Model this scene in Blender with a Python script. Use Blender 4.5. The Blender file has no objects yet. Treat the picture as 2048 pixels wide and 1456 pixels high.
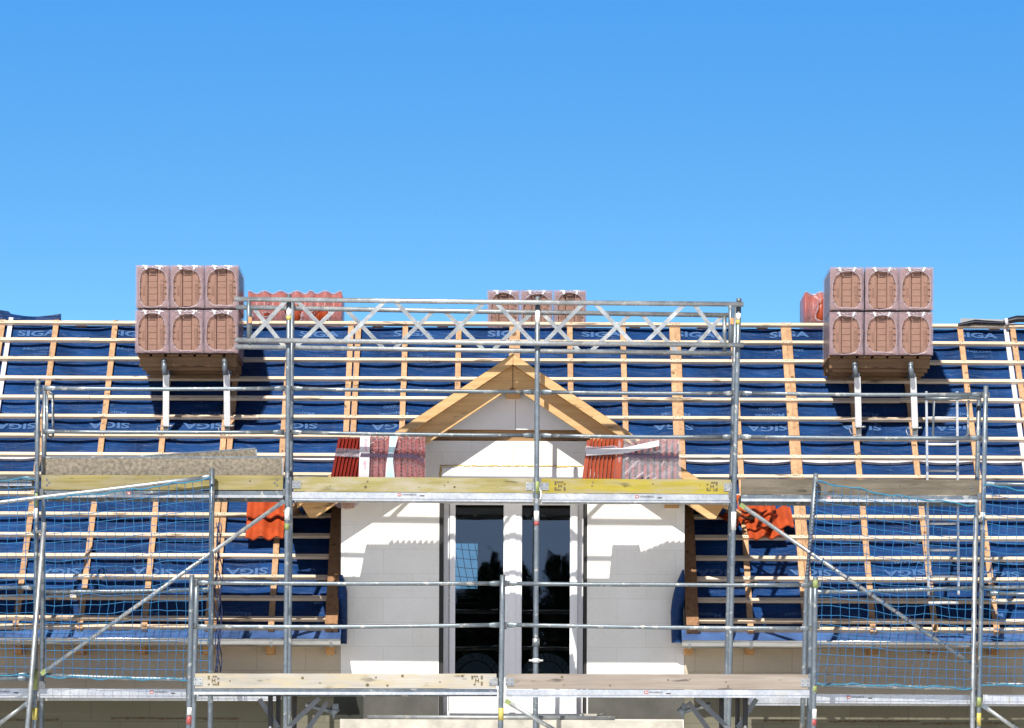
import bpy, bmesh, math, random
from mathutils import Vector, Matrix, noise

rnd = random.Random(7)
C = bpy.context.scene.collection
scene = bpy.context.scene

# ------------------------------------------------------------------ camera
F = 10000.0            # focal length in photo pixels (photo is 2048 wide)
PX, PY = 1024.0, 1660.0  # principal point (level camera, horizon below the frame)
D0 = 50.0              # camera stands 50 m in front of the scaffold plane Y = 0
ZC = 1.6
ROLL = 0.004
cam_d = bpy.data.cameras.new('camera')
cam = bpy.data.objects.new('camera', cam_d)
C.objects.link(cam)
cam_d.sensor_width = 36.0
cam_d.lens = F / 2048.0 * 36.0
cam_d.shift_y = (PY - 728.0) / 2048.0
cam_d.clip_start = 0.5
cam_d.clip_end = 12000.0
cam.matrix_world = Matrix.Translation((0, -D0, ZC)) @ Matrix.Rotation(math.radians(90), 4, 'X') @ Matrix.Rotation(ROLL, 4, 'Z')
scene.camera = cam

# ------------------------------------------------------------------ light
SUN_DIR = Vector((0.30, 1.0, -1.20)).normalized()      # direction the light travels
to_sun = -SUN_DIR
SUN_EL = math.asin(to_sun.z)
SUN_AZ = math.atan2(to_sun.x, to_sun.y)                 # clockwise from +Y
world = bpy.data.worlds.new('World')
scene.world = world
world.use_nodes = True
wn = world.node_tree
wn.nodes.clear()
w_out = wn.nodes.new('ShaderNodeOutputWorld')
w_bg = wn.nodes.new('ShaderNodeBackground')
w_sky = wn.nodes.new('ShaderNodeTexSky')
w_sky.sky_type = 'NISHITA'
w_sky.sun_disc = False
w_sky.sun_elevation = SUN_EL
w_sky.sun_rotation = SUN_AZ
w_sky.altitude = 300.0
w_sky.air_density = 1.0
w_sky.dust_density = 0.25
w_sky.ozone_density = 3.0
w_tc = wn.nodes.new('ShaderNodeTexCoord')
w_map = wn.nodes.new('ShaderNodeMapping')
w_map.inputs['Scale'].default_value = (1, 1, 11.0)
w_map.inputs['Location'].default_value = (0, 0, -0.47)
w_norm = wn.nodes.new('ShaderNodeVectorMath')
w_norm.operation = 'NORMALIZE'
wn.links.new(w_tc.outputs['Generated'], w_map.inputs['Vector'])
w_max = wn.nodes.new('ShaderNodeVectorMath')
w_max.operation = 'MAXIMUM'
w_max.inputs[1].default_value = (-9, -9, 0.40)
wn.links.new(w_map.outputs['Vector'], w_max.inputs[0])
wn.links.new(w_max.outputs[0], w_norm.inputs[0])
wn.links.new(w_norm.outputs[0], w_sky.inputs['Vector'])
w_tint = wn.nodes.new('ShaderNodeMix')
w_tint.data_type = 'RGBA'
w_tint.blend_type = 'MULTIPLY'
w_tint.inputs['Factor'].default_value = 1.0
w_sep = wn.nodes.new('ShaderNodeSeparateXYZ')
wn.links.new(w_tc.outputs['Generated'], w_sep.inputs[0])
w_rng = wn.nodes.new('ShaderNodeMapRange')       # brighter, whiter sky behind the camera, added as fill for shaded walls
w_rng.interpolation_type = 'SMOOTHSTEP'
w_rng.inputs['From Min'].default_value = -0.25
w_rng.inputs['From Max'].default_value = 0.65
wn.links.new(w_sep.outputs['Y'], w_rng.inputs['Value'])
w_side = wn.nodes.new('ShaderNodeMix')
w_side.data_type = 'RGBA'
w_side.inputs['A'].default_value = (1.45, 1.28, 1.14, 1)
w_el = wn.nodes.new('ShaderNodeMapRange')        # paler towards the horizon
w_el.inputs['From Min'].default_value = 0.05
w_el.inputs['From Max'].default_value = 0.17
wn.links.new(w_sep.outputs['Z'], w_el.inputs['Value'])
w_low = wn.nodes.new('ShaderNodeMix')
w_low.data_type = 'RGBA'
w_low.inputs['A'].default_value = (1.16, 1.56, 1.30, 1)
w_low.inputs['B'].default_value = (0.42, 1.11, 1.37, 1)
wn.links.new(w_el.outputs['Result'], w_low.inputs['Factor'])
wn.links.new(w_low.outputs['Result'], w_side.inputs['B'])
wn.links.new(w_rng.outputs['Result'], w_side.inputs['Factor'])
wn.links.new(w_side.outputs['Result'], w_tint.inputs['B'])
wn.links.new(w_sky.outputs['Color'], w_tint.inputs['A'])
w_zen = wn.nodes.new('ShaderNodeMapRange')       # deep dark zenith
w_zen.interpolation_type = 'SMOOTHSTEP'
w_zen.inputs['From Min'].default_value = 0.168
w_zen.inputs['From Max'].default_value = 0.32
w_zen.inputs['To Min'].default_value = 1.0
w_zen.inputs['To Max'].default_value = 0.10
wn.links.new(w_sep.outputs['Z'], w_zen.inputs['Value'])
w_dark = wn.nodes.new('ShaderNodeVectorMath')
w_dark.operation = 'SCALE'
wn.links.new(w_tint.outputs['Result'], w_dark.inputs[0])
wn.links.new(w_zen.outputs['Result'], w_dark.inputs['Scale'])
wn.links.new(w_dark.outputs[0], w_bg.inputs['Color'])
w_bg.inputs['Strength'].default_value = 0.15
wn.links.new(w_bg.outputs['Background'], w_out.inputs['Surface'])

sun_d = bpy.data.lights.new('sun', 'SUN')
sun_d.energy = 3.7
sun_d.angle = math.radians(0.5)
sun_d.color = (1.0, 0.95, 0.87)
sun = bpy.data.objects.new('sun', sun_d)
C.objects.link(sun)
sun.rotation_euler = SUN_DIR.to_track_quat('-Z', 'Y').to_euler()
sun.location = (-10, -30, 40)

scene.view_settings.view_transform = 'Standard'
scene.view_settings.look = 'None'
scene.view_settings.exposure = 1.0
scene.view_settings.gamma = 1.0
scene.cycles.max_bounces = 8
scene.cycles.transparent_max_bounces = 24
scene.cycles.caustics_reflective = False
scene.cycles.caustics_refractive = False
scene.cycles.use_denoising = True

# ------------------------------------------------------------------ geometry of the view
_cr, _sr = math.cos(ROLL), math.sin(ROLL)

def ray(px, py):
    dx, dy = px - PX, PY - py
    x = dx * _cr - dy * _sr
    y = dx * _sr + dy * _cr
    return x / F, y / F

def P(px, py, Y):
    a, b = ray(px, py)
    d = D0 + Y
    return Vector((a * d, Y, ZC + b * d))

# roof plane
YE, ZE = 0.95, P(300, 1261, 0.95).z
YR = 5.50
ZR = P(300, 645, 5.50).z
_rl = math.hypot(YR - YE, ZR - ZE)
CP, SP = (YR - YE) / _rl, (ZR - ZE) / _rl
TP = SP / CP
UP = Vector((0, CP, SP))
NP = Vector((0, -SP, CP))

def RW(x, v, h=0.0):
    return Vector((x, YE, ZE)) + UP * v + NP * h

def R(px, py, h=0.0):
    """pixel -> (x, v) on the roof plane raised by h"""
    a, b = ray(px, py)
    q = Vector((0, YE, ZE)) + NP * h
    o = Vector((0, -D0, ZC))
    d = Vector((a, 1, b))
    t = (q - o).dot(NP) / d.dot(NP)
    p = o + d * t
    return p.x, (p - Vector((0, YE, ZE))).dot(UP)

# ------------------------------------------------------------------ materials
def new_mat(name):
    m = bpy.data.materials.new(name)
    m.use_nodes = True
    nt = m.node_tree
    b = nt.nodes['Principled BSDF']
    return m, nt, b

def coords(nt, scale=(1, 1, 1), rot=(0, 0, 0)):
    tc = nt.nodes.new('ShaderNodeTexCoord')
    mp = nt.nodes.new('ShaderNodeMapping')
    mp.inputs['Scale'].default_value = scale
    mp.inputs['Rotation'].default_value = rot
    nt.links.new(tc.outputs['Object'], mp.inputs['Vector'])
    return mp.outputs['Vector']

def noise_tex(nt, vec, scale, detail=4, rough=0.55, dist=0.0):
    n = nt.nodes.new('ShaderNodeTexNoise')
    n.inputs['Scale'].default_value = scale
    n.inputs['Detail'].default_value = detail
    n.inputs['Roughness'].default_value = rough
    n.inputs['Distortion'].default_value = dist
    nt.links.new(vec, n.inputs['Vector'])
    return n.outputs['Fac']

def ramp(nt, fac, stops):
    r = nt.nodes.new('ShaderNodeValToRGB')
    els = r.color_ramp.elements
    while len(els) < len(stops):
        els.new(0.5)
    for e, (p, c) in zip(els, stops):
        e.position = p
        e.color = (c[0], c[1], c[2], 1)
    nt.links.new(fac, r.inputs['Fac'])
    return r.outputs['Color']

def mix(nt, fac, a, b, mode='MIX'):
    m = nt.nodes.new('ShaderNodeMix')
    m.data_type = 'RGBA'
    m.blend_type = mode
    for sock, v in (('Factor', fac), ('A', a), ('B', b)):
        if hasattr(v, 'is_linked') or hasattr(v, 'links'):
            nt.links.new(v, m.inputs[sock])
        elif sock == 'Factor':
            m.inputs[sock].default_value = v
        else:
            m.inputs[sock].default_value = (v[0], v[1], v[2], 1)
    return m.outputs['Result']

def bump(nt, b, height, strength=0.3, dist=0.01):
    n = nt.nodes.new('ShaderNodeBump')
    n.inputs['Strength'].default_value = strength
    n.inputs['Distance'].default_value = dist
    nt.links.new(height, n.inputs['Height'])
    nt.links.new(n.outputs['Normal'], b.inputs['Normal'])

def obj_random(nt):
    return nt.nodes.new('ShaderNodeObjectInfo').outputs['Random']

def wood(name, dark, light, axis='X', rot=(0, 0, 0), knots=True, vary=0.25, grime=None):
    m, nt, b = new_mat(name)
    st = {'X': (1.2, 26, 26), 'Y': (26, 1.2, 26), 'Z': (26, 26, 1.2)}[axis]
    v = coords(nt, st, rot)
    n = noise_tex(nt, v, 1.0, 5, 0.6, 0.6)
    col = ramp(nt, n, [(0.32, dark), (0.68, light)])
    if knots:
        ks = {'X': (1.6, 7, 7), 'Y': (7, 1.6, 7), 'Z': (7, 7, 1.6)}[axis]
        kv = coords(nt, ks, rot)
        kn = noise_tex(nt, kv, 1.9, 2, 0.5)
        kf = ramp(nt, kn, [(0.63, (0, 0, 0)), (0.70, (1, 1, 1))])
        col = mix(nt, kf, col, [c * 0.42 for c in dark])
    pv = noise_tex(nt, coords(nt, (1, 1, 1)), 1.3, 3)
    pf = ramp(nt, pv, [(0.3, (1 - vary,) * 3), (0.7, (1, 1, 1))])
    col = mix(nt, 1.0, col, pf, 'MULTIPLY')
    orr = obj_random(nt)
    of = ramp(nt, orr, [(0.0, (1 - vary * 0.7,) * 3), (1.0, (1.05, 1.05, 1.05))])
    col = mix(nt, 1.0, col, of, 'MULTIPLY')
    if grime:
        gn = noise_tex(nt, coords(nt, (1.0, 3, 5)), 2.2, 6, 0.65)
        gf = ramp(nt, gn, [(0.45, (0, 0, 0)), (0.62, (1, 1, 1))])
        col = mix(nt, gf, col, grime)
    nt.links.new(col, b.inputs['Base Color'])
    b.inputs['Roughness'].default_value = 0.7
    bump(nt, b, n, 0.25, 0.004)
    return m

def plain(name, col, rough=0.6, metal=0.0, var=0.15, scale=8.0, bumps=0.0, spec=None):
    m, nt, b = new_mat(name)
    n = noise_tex(nt, coords(nt), scale, 5, 0.6)
    c = ramp(nt, n, [(0.3, [x * (1 - var) for x in col]), (0.7, [min(1, x * (1 + var * 0.5)) for x in col])])
    nt.links.new(c, b.inputs['Base Color'])
    b.inputs['Roughness'].default_value = rough
    b.inputs['Metallic'].default_value = metal
    if spec is not None:
        b.inputs['Specular IOR Level'].default_value = spec
    if bumps:
        bump(nt, b, n, bumps, 0.01)
    return m

def steel(name, col, rough=0.42, metal=0.75, mott=0.35, spots=True):
    m, nt, b = new_mat(name)
    v = coords(nt)
    n1 = noise_tex(nt, v, 5.0, 6, 0.65)
    n2 = noise_tex(nt, v, 38.0, 3, 0.6)
    c = ramp(nt, n1, [(0.3, [x * (1 - mott) for x in col]), (0.7, col)])
    c2 = ramp(nt, n2, [(0.35, (0.82,) * 3), (0.6, (1.0,) * 3)])
    c = mix(nt, 1.0, c, c2, 'MULTIPLY')
    if spots:   # cement splashes
        n3 = noise_tex(nt, v, 11.0, 4, 0.7)
        f = ramp(nt, n3, [(0.58, (0, 0, 0)), (0.64, (0.8, 0.8, 0.8))])
        c = mix(nt, f, c, (0.55, 0.54, 0.5))
    orr = ramp(nt, obj_random(nt), [(0.0, (0.82,) * 3), (1.0, (1.06,) * 3)])
    c = mix(nt, 1.0, c, orr, 'MULTIPLY')
    nt.links.new(c, b.inputs['Base Color'])
    b.inputs['Metallic'].default_value = metal
    r = ramp(nt, n1, [(0.3, (rough - 0.1,) * 3), (0.7, (rough + 0.18,) * 3)])
    nt.links.new(r, b.inputs['Roughness'])
    bump(nt, b, n2, 0.12, 0.002)
    return m

def film(name, tint, alpha=0.45, rough=0.25, crinkle=0.5, scale=14):
    m, nt, b = new_mat(name)
    out = nt.nodes['Material Output']
    v = coords(nt)
    n = noise_tex(nt, v, scale, 4, 0.6, 1.2)
    b.inputs['Base Color'].default_value = (*tint, 1)
    b.inputs['Roughness'].default_value = rough
    bump(nt, b, n, crinkle, 0.012)
    tr = nt.nodes.new('ShaderNodeBsdfTransparent')
    tr.inputs['Color'].default_value = (0.97, 0.95, 0.96, 1)
    f = ramp(nt, n, [(0.25, (alpha - 0.13,) * 3), (0.75, (alpha + 0.13,) * 3)])
    ms = nt.nodes.new('ShaderNodeMixShader')
    nt.links.new(f, ms.inputs['Fac'])
    nt.links.new(tr.outputs[0], ms.inputs[1])
    nt.links.new(b.outputs[0], ms.inputs[2])
    nt.links.new(ms.outputs[0], out.inputs['Surface'])
    return m

def block_wall(name, c1, c2, mortar, w=0.5, h=0.25, off=0.0):
    m, nt, b = new_mat(name)
    tc = nt.nodes.new('ShaderNodeTexCoord')
    sep = nt.nodes.new('ShaderNodeSeparateXYZ')
    comb = nt.nodes.new('ShaderNodeCombineXYZ')
    nt.links.new(tc.outputs['Object'], sep.inputs[0])
    nt.links.new(sep.outputs['X'], comb.inputs['X'])
    nt.links.new(sep.outputs['Z'], comb.inputs['Y'])
    mp = nt.nodes.new('ShaderNodeMapping')
    mp.inputs['Location'].default_value = (0.13, off, 0)
    nt.links.new(comb.outputs[0], mp.inputs['Vector'])
    br = nt.nodes.new('ShaderNodeTexBrick')
    br.inputs['Scale'].default_value = 1.0
    br.inputs['Brick Width'].default_value = w
    br.inputs['Row Height'].default_value = h
    br.inputs['Mortar Size'].default_value = 0.0035
    br.inputs['Mortar Smooth'].default_value = 0.3
    br.inputs['Bias'].default_value = 0.0
    br.inputs['Color1'].default_value = (*c1, 1)
    br.inputs['Color2'].default_value = (*c2, 1)
    br.inputs['Mortar'].default_value = (*mortar, 1)
    nt.links.new(mp.outputs[0], br.inputs['Vector'])
    n = noise_tex(nt, tc.outputs['Object'], 1.1, 5, 0.6)
    f = ramp(nt, n, [(0.3, (0.86, 0.85, 0.82)), (0.7, (1, 1, 1))])
    c = mix(nt, 1.0, br.outputs['Color'], f, 'MULTIPLY')
    n2 = noise_tex(nt, tc.outputs['Object'], 26, 4, 0.7)
    f2 = ramp(nt, n2, [(0.25, (0.88,) * 3), (0.45, (1, 1, 1))])
    c = mix(nt, 1.0, c, f2, 'MULTIPLY')
    nt.links.new(c, b.inputs['Base Color'])
    b.inputs['Roughness'].default_value = 0.85
    b.inputs['Specular IOR Level'].default_value = 0.2
    return m

SL_ROT = (-math.atan2(SP, CP), 0, 0)
M = {}
M['batten'] = wood('batten spruce', (0.66, 0.50, 0.35), (0.80, 0.66, 0.50), 'X')
M['counter'] = wood('counter batten spruce', (0.40, 0.225, 0.115), (0.56, 0.35, 0.195), 'Y', SL_ROT, vary=0.22)
M['glulam'] = wood('planed spruce beam', (0.46, 0.25, 0.09), (0.60, 0.36, 0.15), 'X', vary=0.12)
M['rafter'] = wood('rafter end grain', (0.46, 0.22, 0.07), (0.56, 0.30, 0.10), 'Y', vary=0.1, knots=False)
M['brownboard'] = wood('brown stained board', (0.20, 0.10, 0.045), (0.32, 0.17, 0.08), 'Y', SL_ROT, vary=0.2)
M['osb'] = wood('chipboard', (0.26, 0.13, 0.05), (0.52, 0.30, 0.12), 'X', vary=0.3)
M['pallet'] = wood('pallet timber', (0.19, 0.10, 0.042), (0.31, 0.18, 0.08), 'X', vary=0.25)
M['toe_olive'] = wood('toe board yellow green', (0.20, 0.165, 0.05), (0.34, 0.285, 0.10), 'X', vary=0.3, grime=(0.26, 0.225, 0.13))
M['toe_pale'] = wood('toe board worn yellow', (0.24, 0.205, 0.06), (0.36, 0.315, 0.125), 'X', vary=0.25, grime=(0.33, 0.30, 0.22))
M['toe_yellow'] = wood('toe board yellow paint', (0.29, 0.235, 0.018), (0.39, 0.315, 0.032), 'X', vary=0.25, grime=(0.30, 0.26, 0.14))
M['toe_grey'] = wood('toe board weathered', (0.12, 0.10, 0.07), (0.24, 0.205, 0.155), 'X', vary=0.4, grime=(0.09, 0.077, 0.055))
M['toe_cream'] = wood('toe board bleached', (0.37, 0.345, 0.30), (0.50, 0.475, 0.43), 'X', vary=0.3, grime=(0.40, 0.345, 0.235))
M['toe_silver'] = wood('toe board silver grey', (0.26, 0.215, 0.18), (0.38, 0.335, 0.29), 'X', vary=0.2)
M['steel'] = steel('galvanised tube', (0.24, 0.285, 0.325), metal=0.6)
M['steel_hi'] = steel('bright galvanised tube', (0.46, 0.49, 0.51), rough=0.45, metal=0.65)
M['alu'] = steel('deck aluminium', (0.66, 0.69, 0.73), rough=0.4, metal=0.7, mott=0.2)
M['zinc'] = plain('gutter zinc', (0.50, 0.52, 0.54), 0.28, 0.95, 0.12, 1.5)
M['zinc_sky_tint'] = plain('zinc tinted as sky reflection', (0.075, 0.15, 0.36), 0.3, 0.35, 0.5, 3)  # sky reflection put into the flashing's base colour
M['ply'] = plain('deck plywood', (0.20, 0.15, 0.10), 0.8)
M['steel_dark'] = plain('coupler steel', (0.16, 0.17, 0.18), 0.5, 0.6)
M['white_steel'] = plain('white painted square tube', (0.72, 0.73, 0.74), 0.4, 0.2, 0.08)
M['pvc'] = plain('white window plastic', (0.80, 0.80, 0.82), 0.35, 0, 0.02, spec=0.4)
M['gasket'] = plain('black gasket foam', (0.02, 0.02, 0.02), 0.8)
M['foam'] = plain('yellow mounting foam', (0.66, 0.48, 0.16), 0.9, 0, 0.35, 20, 0.6)
M['brownfoam'] = plain('brown joint stain', (0.11, 0.075, 0.035), 0.9, 0, 0.4, 18)
M['concrete'] = plain('slab concrete', (0.46, 0.44, 0.39), 0.9, 0, 0.3, 6, 0.3)
M['dirty'] = plain('cement crusted panel', (0.23, 0.20, 0.155), 0.95, 0, 0.5, 30, 1.0)
M['clay'] = plain('matt clay', (0.27, 0.152, 0.115), 0.85, 0, 0.14, 20, 0.15)
M['clay_mark'] = plain('clay shadow mark', (0.17, 0.095, 0.07), 0.9, 0, 0.1)
M['redtile'] = plain('glazed red clay', (0.40, 0.062, 0.015), 0.42, 0, 0.35, 5)
M['darkred'] = plain('dark red engobe', (0.17, 0.014, 0.007), 0.4, 0, 0.2, 9)
M['brownred'] = plain('brown red engobe', (0.30, 0.052, 0.018), 0.42, 0, 0.2, 9)
M['pinkred'] = plain('faded red clay', (0.30, 0.055, 0.04), 0.5, 0, 0.15, 9)
M['film'] = film('shrink film', (0.40, 0.30, 0.335), 0.46, 0.22, 0.3, 9)
M['film_clear'] = film('clear stretch film', (0.72, 0.68, 0.74), 0.26, 0.16, 0.8, 9)
M['film_side'] = film('side film', (0.42, 0.44, 0.52), 0.32, 0.18, 0.3)
M['film_red'] = film('film over red tiles', (0.50, 0.32, 0.35), 0.27, 0.2, 0.6)
M['film_rim'] = film('film bead', (0.62, 0.55, 0.60), 0.42, 0.2, 0.9, 30)
M['tape'] = plain('white tape', (0.56, 0.54, 0.58), 0.45, 0, 0.08)
M['bluetape'] = plain('pale blue tape', (0.42, 0.62, 0.70), 0.4, 0, 0.1)
M['pinktext'] = plain('pink print', (0.62, 0.16, 0.22), 0.6)
M['darkstrap'] = film('dark strap', (0.05, 0.03, 0.06), 0.72, 0.3, 0.3)
M['net'] = plain('blue net cord', (0.009, 0.135, 0.33), 0.6, 0, 0.25, 12)
M['rope'] = plain('turquoise rope', (0.015, 0.17, 0.28), 0.6, 0, 0.25, 30)
M['darkcord'] = plain('dark blue rope bundle', (0.015, 0.03, 0.10), 0.7)
M['yellow'] = plain('yellow sticker', (0.50, 0.42, 0.10), 0.5, 0, 0.1)
M['lime'] = plain('lime paint', (0.24, 0.29, 0.10), 0.55, 0, 0.3, 20)
M['white'] = plain('white sticker', (0.78, 0.78, 0.76), 0.5, 0, 0.1)
M['redp'] = plain('red print', (0.36, 0.07, 0.07), 0.5)
M['orangep'] = plain('orange print', (0.72, 0.28, 0.10), 0.5)
M['ink'] = plain('black print', (0.06, 0.06, 0.07), 0.6)
M['stencil'] = plain('dark stencil', (0.13, 0.10, 0.05), 0.8, 0, 0.4, 40)
M['letter'] = plain('pale blue print', (0.055, 0.125, 0.285), 0.5, 0, 0.25, 30)
M['letter_dim'] = plain('faint blue print', (0.032, 0.085, 0.22), 0.5, 0, 0.2, 30)
M['blackmem'] = plain('dark membrane back', (0.012, 0.014, 0.024), 0.45, 0, 0.3)
M['greymem'] = plain('grey membrane underside', (0.22, 0.23, 0.25), 0.6, 0, 0.2)
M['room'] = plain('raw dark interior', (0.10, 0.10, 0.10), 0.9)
M['roll_ins'] = plain('pale wrapped insulation', (0.75, 0.78, 0.84), 0.6, 0, 0.2)
M['basegrey'] = plain('grey base coating', (0.075, 0.073, 0.066), 0.8, 0, 0.35, 3)
M['basedark'] = plain('dark green base coating', (0.018, 0.021, 0.014), 0.7, 0, 0.4, 4)
M['soffit'] = plain('soffit board', (0.45, 0.32, 0.17), 0.8)
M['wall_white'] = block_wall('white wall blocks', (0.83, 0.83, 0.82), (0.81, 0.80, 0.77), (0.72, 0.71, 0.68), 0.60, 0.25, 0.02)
M['wall_eaves_shade'] = block_wall('eaves shade tan wall blocks', (0.50, 0.445, 0.35), (0.46, 0.405, 0.32), (0.36, 0.31, 0.24), 0.5, 0.25, 0.02)  # same blocks as the white wall, eaves shade put into the tan
M['wall_low_shade'] = block_wall('shade darkened wall blocks', (0.165, 0.16, 0.12), (0.145, 0.14, 0.105), (0.10, 0.095, 0.07), 0.6, 0.25, 0.05)  # same wall further down, shade below the decks put into the colour
M['eps'] = plain('white insulation board', (0.82, 0.82, 0.83), 0.9, 0, 0.03, 3, spec=0.1)

def membrane_mat():
    m, nt, b = new_mat('blue roof membrane')
    v = coords(nt, (1, 1, 1))
    n = noise_tex(nt, v, 1.5, 6, 0.65, 0.6)
    c = ramp(nt, n, [(0.3, (0.002, 0.015, 0.060)), (0.7, (0.008, 0.051, 0.18))])
    n2 = noise_tex(nt, v, 60, 2, 0.5)
    f = ramp(nt, n2, [(0.70, (0, 0, 0)), (0.74, (0.5, 0.5, 0.5))])
    c = mix(nt, f, c, (0.10, 0.17, 0.30))
    nt.links.new(c, b.inputs['Base Color'])
    b.inputs['Roughness'].default_value = 0.46
    b.inputs['Specular IOR Level'].default_value = 0.2
    wv = coords(nt, (1.4, 5.0, 5.0))
    n3 = noise_tex(nt, wv, 2.4, 4, 0.6, 0.8)
    bump(nt, b, n3, 0.8, 0.04)
    return m
M['membrane'] = membrane_mat()

def glass_mat():
    m, nt, b = new_mat('window glass')
    out = nt.nodes['Material Output']
    tr = nt.nodes.new('ShaderNodeBsdfTransparent')
    tr.inputs['Color'].default_value = (0.42, 0.47, 0.50, 1)
    gl = nt.nodes.new('ShaderNodeBsdfGlossy')
    gl.inputs['Roughness'].default_value = 0.012
    gl.inputs['Color'].default_value = (0.9, 0.95, 1, 1)
    n = noise_tex(nt, coords(nt, (1, 1, 1)), 1.6, 2)
    bp = nt.nodes.new('ShaderNodeBump')
    bp.inputs['Strength'].default_value = 0.05
    bp.inputs['Distance'].default_value = 0.02
    nt.links.new(n, bp.inputs['Height'])
    nt.links.new(bp.outputs[0], gl.inputs['Normal'])
    fr = nt.nodes.new('ShaderNodeFresnel')
    fr.inputs['IOR'].default_value = 1.6
    mx = nt.nodes.new('ShaderNodeMixShader')
    nt.links.new(fr.outputs[0], mx.inputs['Fac'])
    nt.links.new(tr.outputs[0], mx.inputs[1])
    nt.links.new(gl.outputs[0], mx.inputs[2])
    nt.links.new(mx.outputs[0], out.inputs['Surface'])
    return m
M['glass'] = glass_mat()

# ------------------------------------------------------------------ mesh builder
class MB:
    def __init__(self):
        self.v, self.f, self.s = [], [], []

    def add(self, verts, faces, smooth=False):
        o = len(self.v)
        self.v.extend(Vector(p) for p in verts)
        for f in faces:
            self.f.append([i + o for i in f])
            self.s.append(smooth)
        return self

    def box(self, c, s, rot=None):
        hx, hy, hz = s[0] / 2, s[1] / 2, s[2] / 2
        vs = [Vector((x, y, z)) for x in (-hx, hx) for y in (-hy, hy) for z in (-hz, hz)]
        if rot is not None:
            vs = [rot @ p for p in vs]
        c = Vector(c)
        return self.add([p + c for p in vs], [(0, 1, 3, 2), (4, 6, 7, 5), (0, 4, 5, 1), (2, 3, 7, 6), (0, 2, 6, 4), (1, 5, 7, 3)])

    def bb(self, lo, hi):
        return self.box([(a + b) / 2 for a, b in zip(lo, hi)], [abs(b - a) for a, b in zip(lo, hi)])

    def bar(self, p0, p1, w, h, up=(0, 0, 1)):
        """rectangular bar: w across, h along up"""
        p0, p1 = Vector(p0), Vector(p1)
        d = (p1 - p0).normalized()
        up = Vector(up)
        side = d.cross(up)
        if side.length < 1e-5:
            side = d.cross(Vector((0, 1, 0)))
        side.normalize()
        u = side.cross(d).normalized()
        vs = []
        for p in (p0, p1):
            for a, b in ((-1, -1), (1, -1), (1, 1), (-1, 1)):
                vs.append(p + side * (a * w / 2) + u * (b * h / 2))
        return self.add(vs, [(3, 2, 1, 0), (4, 5, 6, 7), (0, 1, 5, 4), (1, 2, 6, 5), (2, 3, 7, 6), (3, 0, 4, 7)])

    def tube(self, pts, r, n=10, cap=True, r1=None):
        pts = [Vector(p) for p in pts]
        rings = []
        for i, p in enumerate(pts):
            d = (pts[min(i + 1, len(pts) - 1)] - pts[max(i - 1, 0)]).normalized()
            a = d.cross(Vector((0, 0, 1)))
            if a.length < 0.05:
                a = d.cross(Vector((0, 1, 0)))
            a.normalize()
            b = a.cross(d).normalized()
            rr = r if r1 is None else r + (r1 - r) * i / (len(pts) - 1)
            rings.append([p + (a * math.cos(t) + b * math.sin(t)) * rr for t in [2 * math.pi * k / n for k in range(n)]])
        vs = [q for rg in rings for q in rg]
        fs = []
        for i in range(len(pts) - 1):
            for k in range(n):
                k2 = (k + 1) % n
                fs.append((i * n + k, (i + 1) * n + k, (i + 1) * n + k2, i * n + k2))
        self.add(vs, fs, True)
        if cap:
            o = len(self.v) - len(vs)
            self.f.append([o + k for k in range(n)]); self.s.append(False)
            self.f.append([o + (len(pts) - 1) * n + k for k in reversed(range(n))]); self.s.append(False)
        return self

    def prism(self, poly, axis, lo, hi):
        """poly: 2D points; axis 'Y': (x,z) extruded along Y; 'X': (y,z) along X; 'Z': (x,y) along Z"""
        def mk(p, t):
            if axis == 'Y':
                return Vector((p[0], t, p[1]))
            if axis == 'X':
                return Vector((t, p[0], p[1]))
            return Vector((p[0], p[1], t))
        n = len(poly)
        vs = [mk(p, lo) for p in poly] + [mk(p, hi) for p in poly]
        fs = [list(range(n)), list(range(2 * n - 1, n - 1, -1))]
        fs += [(i, i + n, (i + 1) % n + n, (i + 1) % n) for i in range(n)]
        return self.add(vs, fs)

    def grid(self, nx, ny, fn, smooth=True, keep=None, thick=None):
        idx = [[None] * (ny + 1) for _ in range(nx + 1)]
        o = len(self.v)
        for i in range(nx + 1):
            for j in range(ny + 1):
                self.v.append(Vector(fn(i / nx, j / ny)))
        for i in range(nx):
            for j in range(ny):
                if keep and not keep((i + 0.5) / nx, (j + 0.5) / ny):
                    continue
                a = o + i * (ny + 1) + j
                self.f.append([a, a + ny + 1, a + ny + 2, a + 1]); self.s.append(smooth)
        return self

    def build(self, name, mat, parent=None, origin=None):
        off = Vector((0, 0, 0))
        if origin is not None:
            off = Vector(origin)
        elif parent is not None:
            off = Vector(parent['_o'])
        me = bpy.data.meshes.new(name)
        me.from_pydata([tuple(p - off) for p in self.v], [], self.f)
        for p, s in zip(me.polygons, self.s):
            p.use_smooth = s
        bm = bmesh.new(); bm.from_mesh(me)
        bmesh.ops.recalc_face_normals(bm, faces=bm.faces)
        bm.to_mesh(me); bm.free()
        if mat is not None:
            me.materials.append(M[mat] if isinstance(mat, str) else mat)
        o = bpy.data.objects.new(name, me)
        C.objects.link(o)
        o['_o'] = tuple(off)
        if parent is not None:
            o.parent = parent
        elif origin is not None:
            o.location = off
        return o

def tag(o, label=None, cat=None, group=None, kind=None):
    if label: o['label'] = label
    if cat: o['category'] = cat
    if group: o['group'] = group
    if kind: o['kind'] = kind
    return o

def thing(name, loc, label, cat, group=None):
    o = bpy.data.objects.new(name, None)
    C.objects.link(o)
    o.location = loc
    o['_o'] = tuple(loc)
    o.empty_display_size = 0.2
    return tag(o, label, cat, group)

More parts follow.
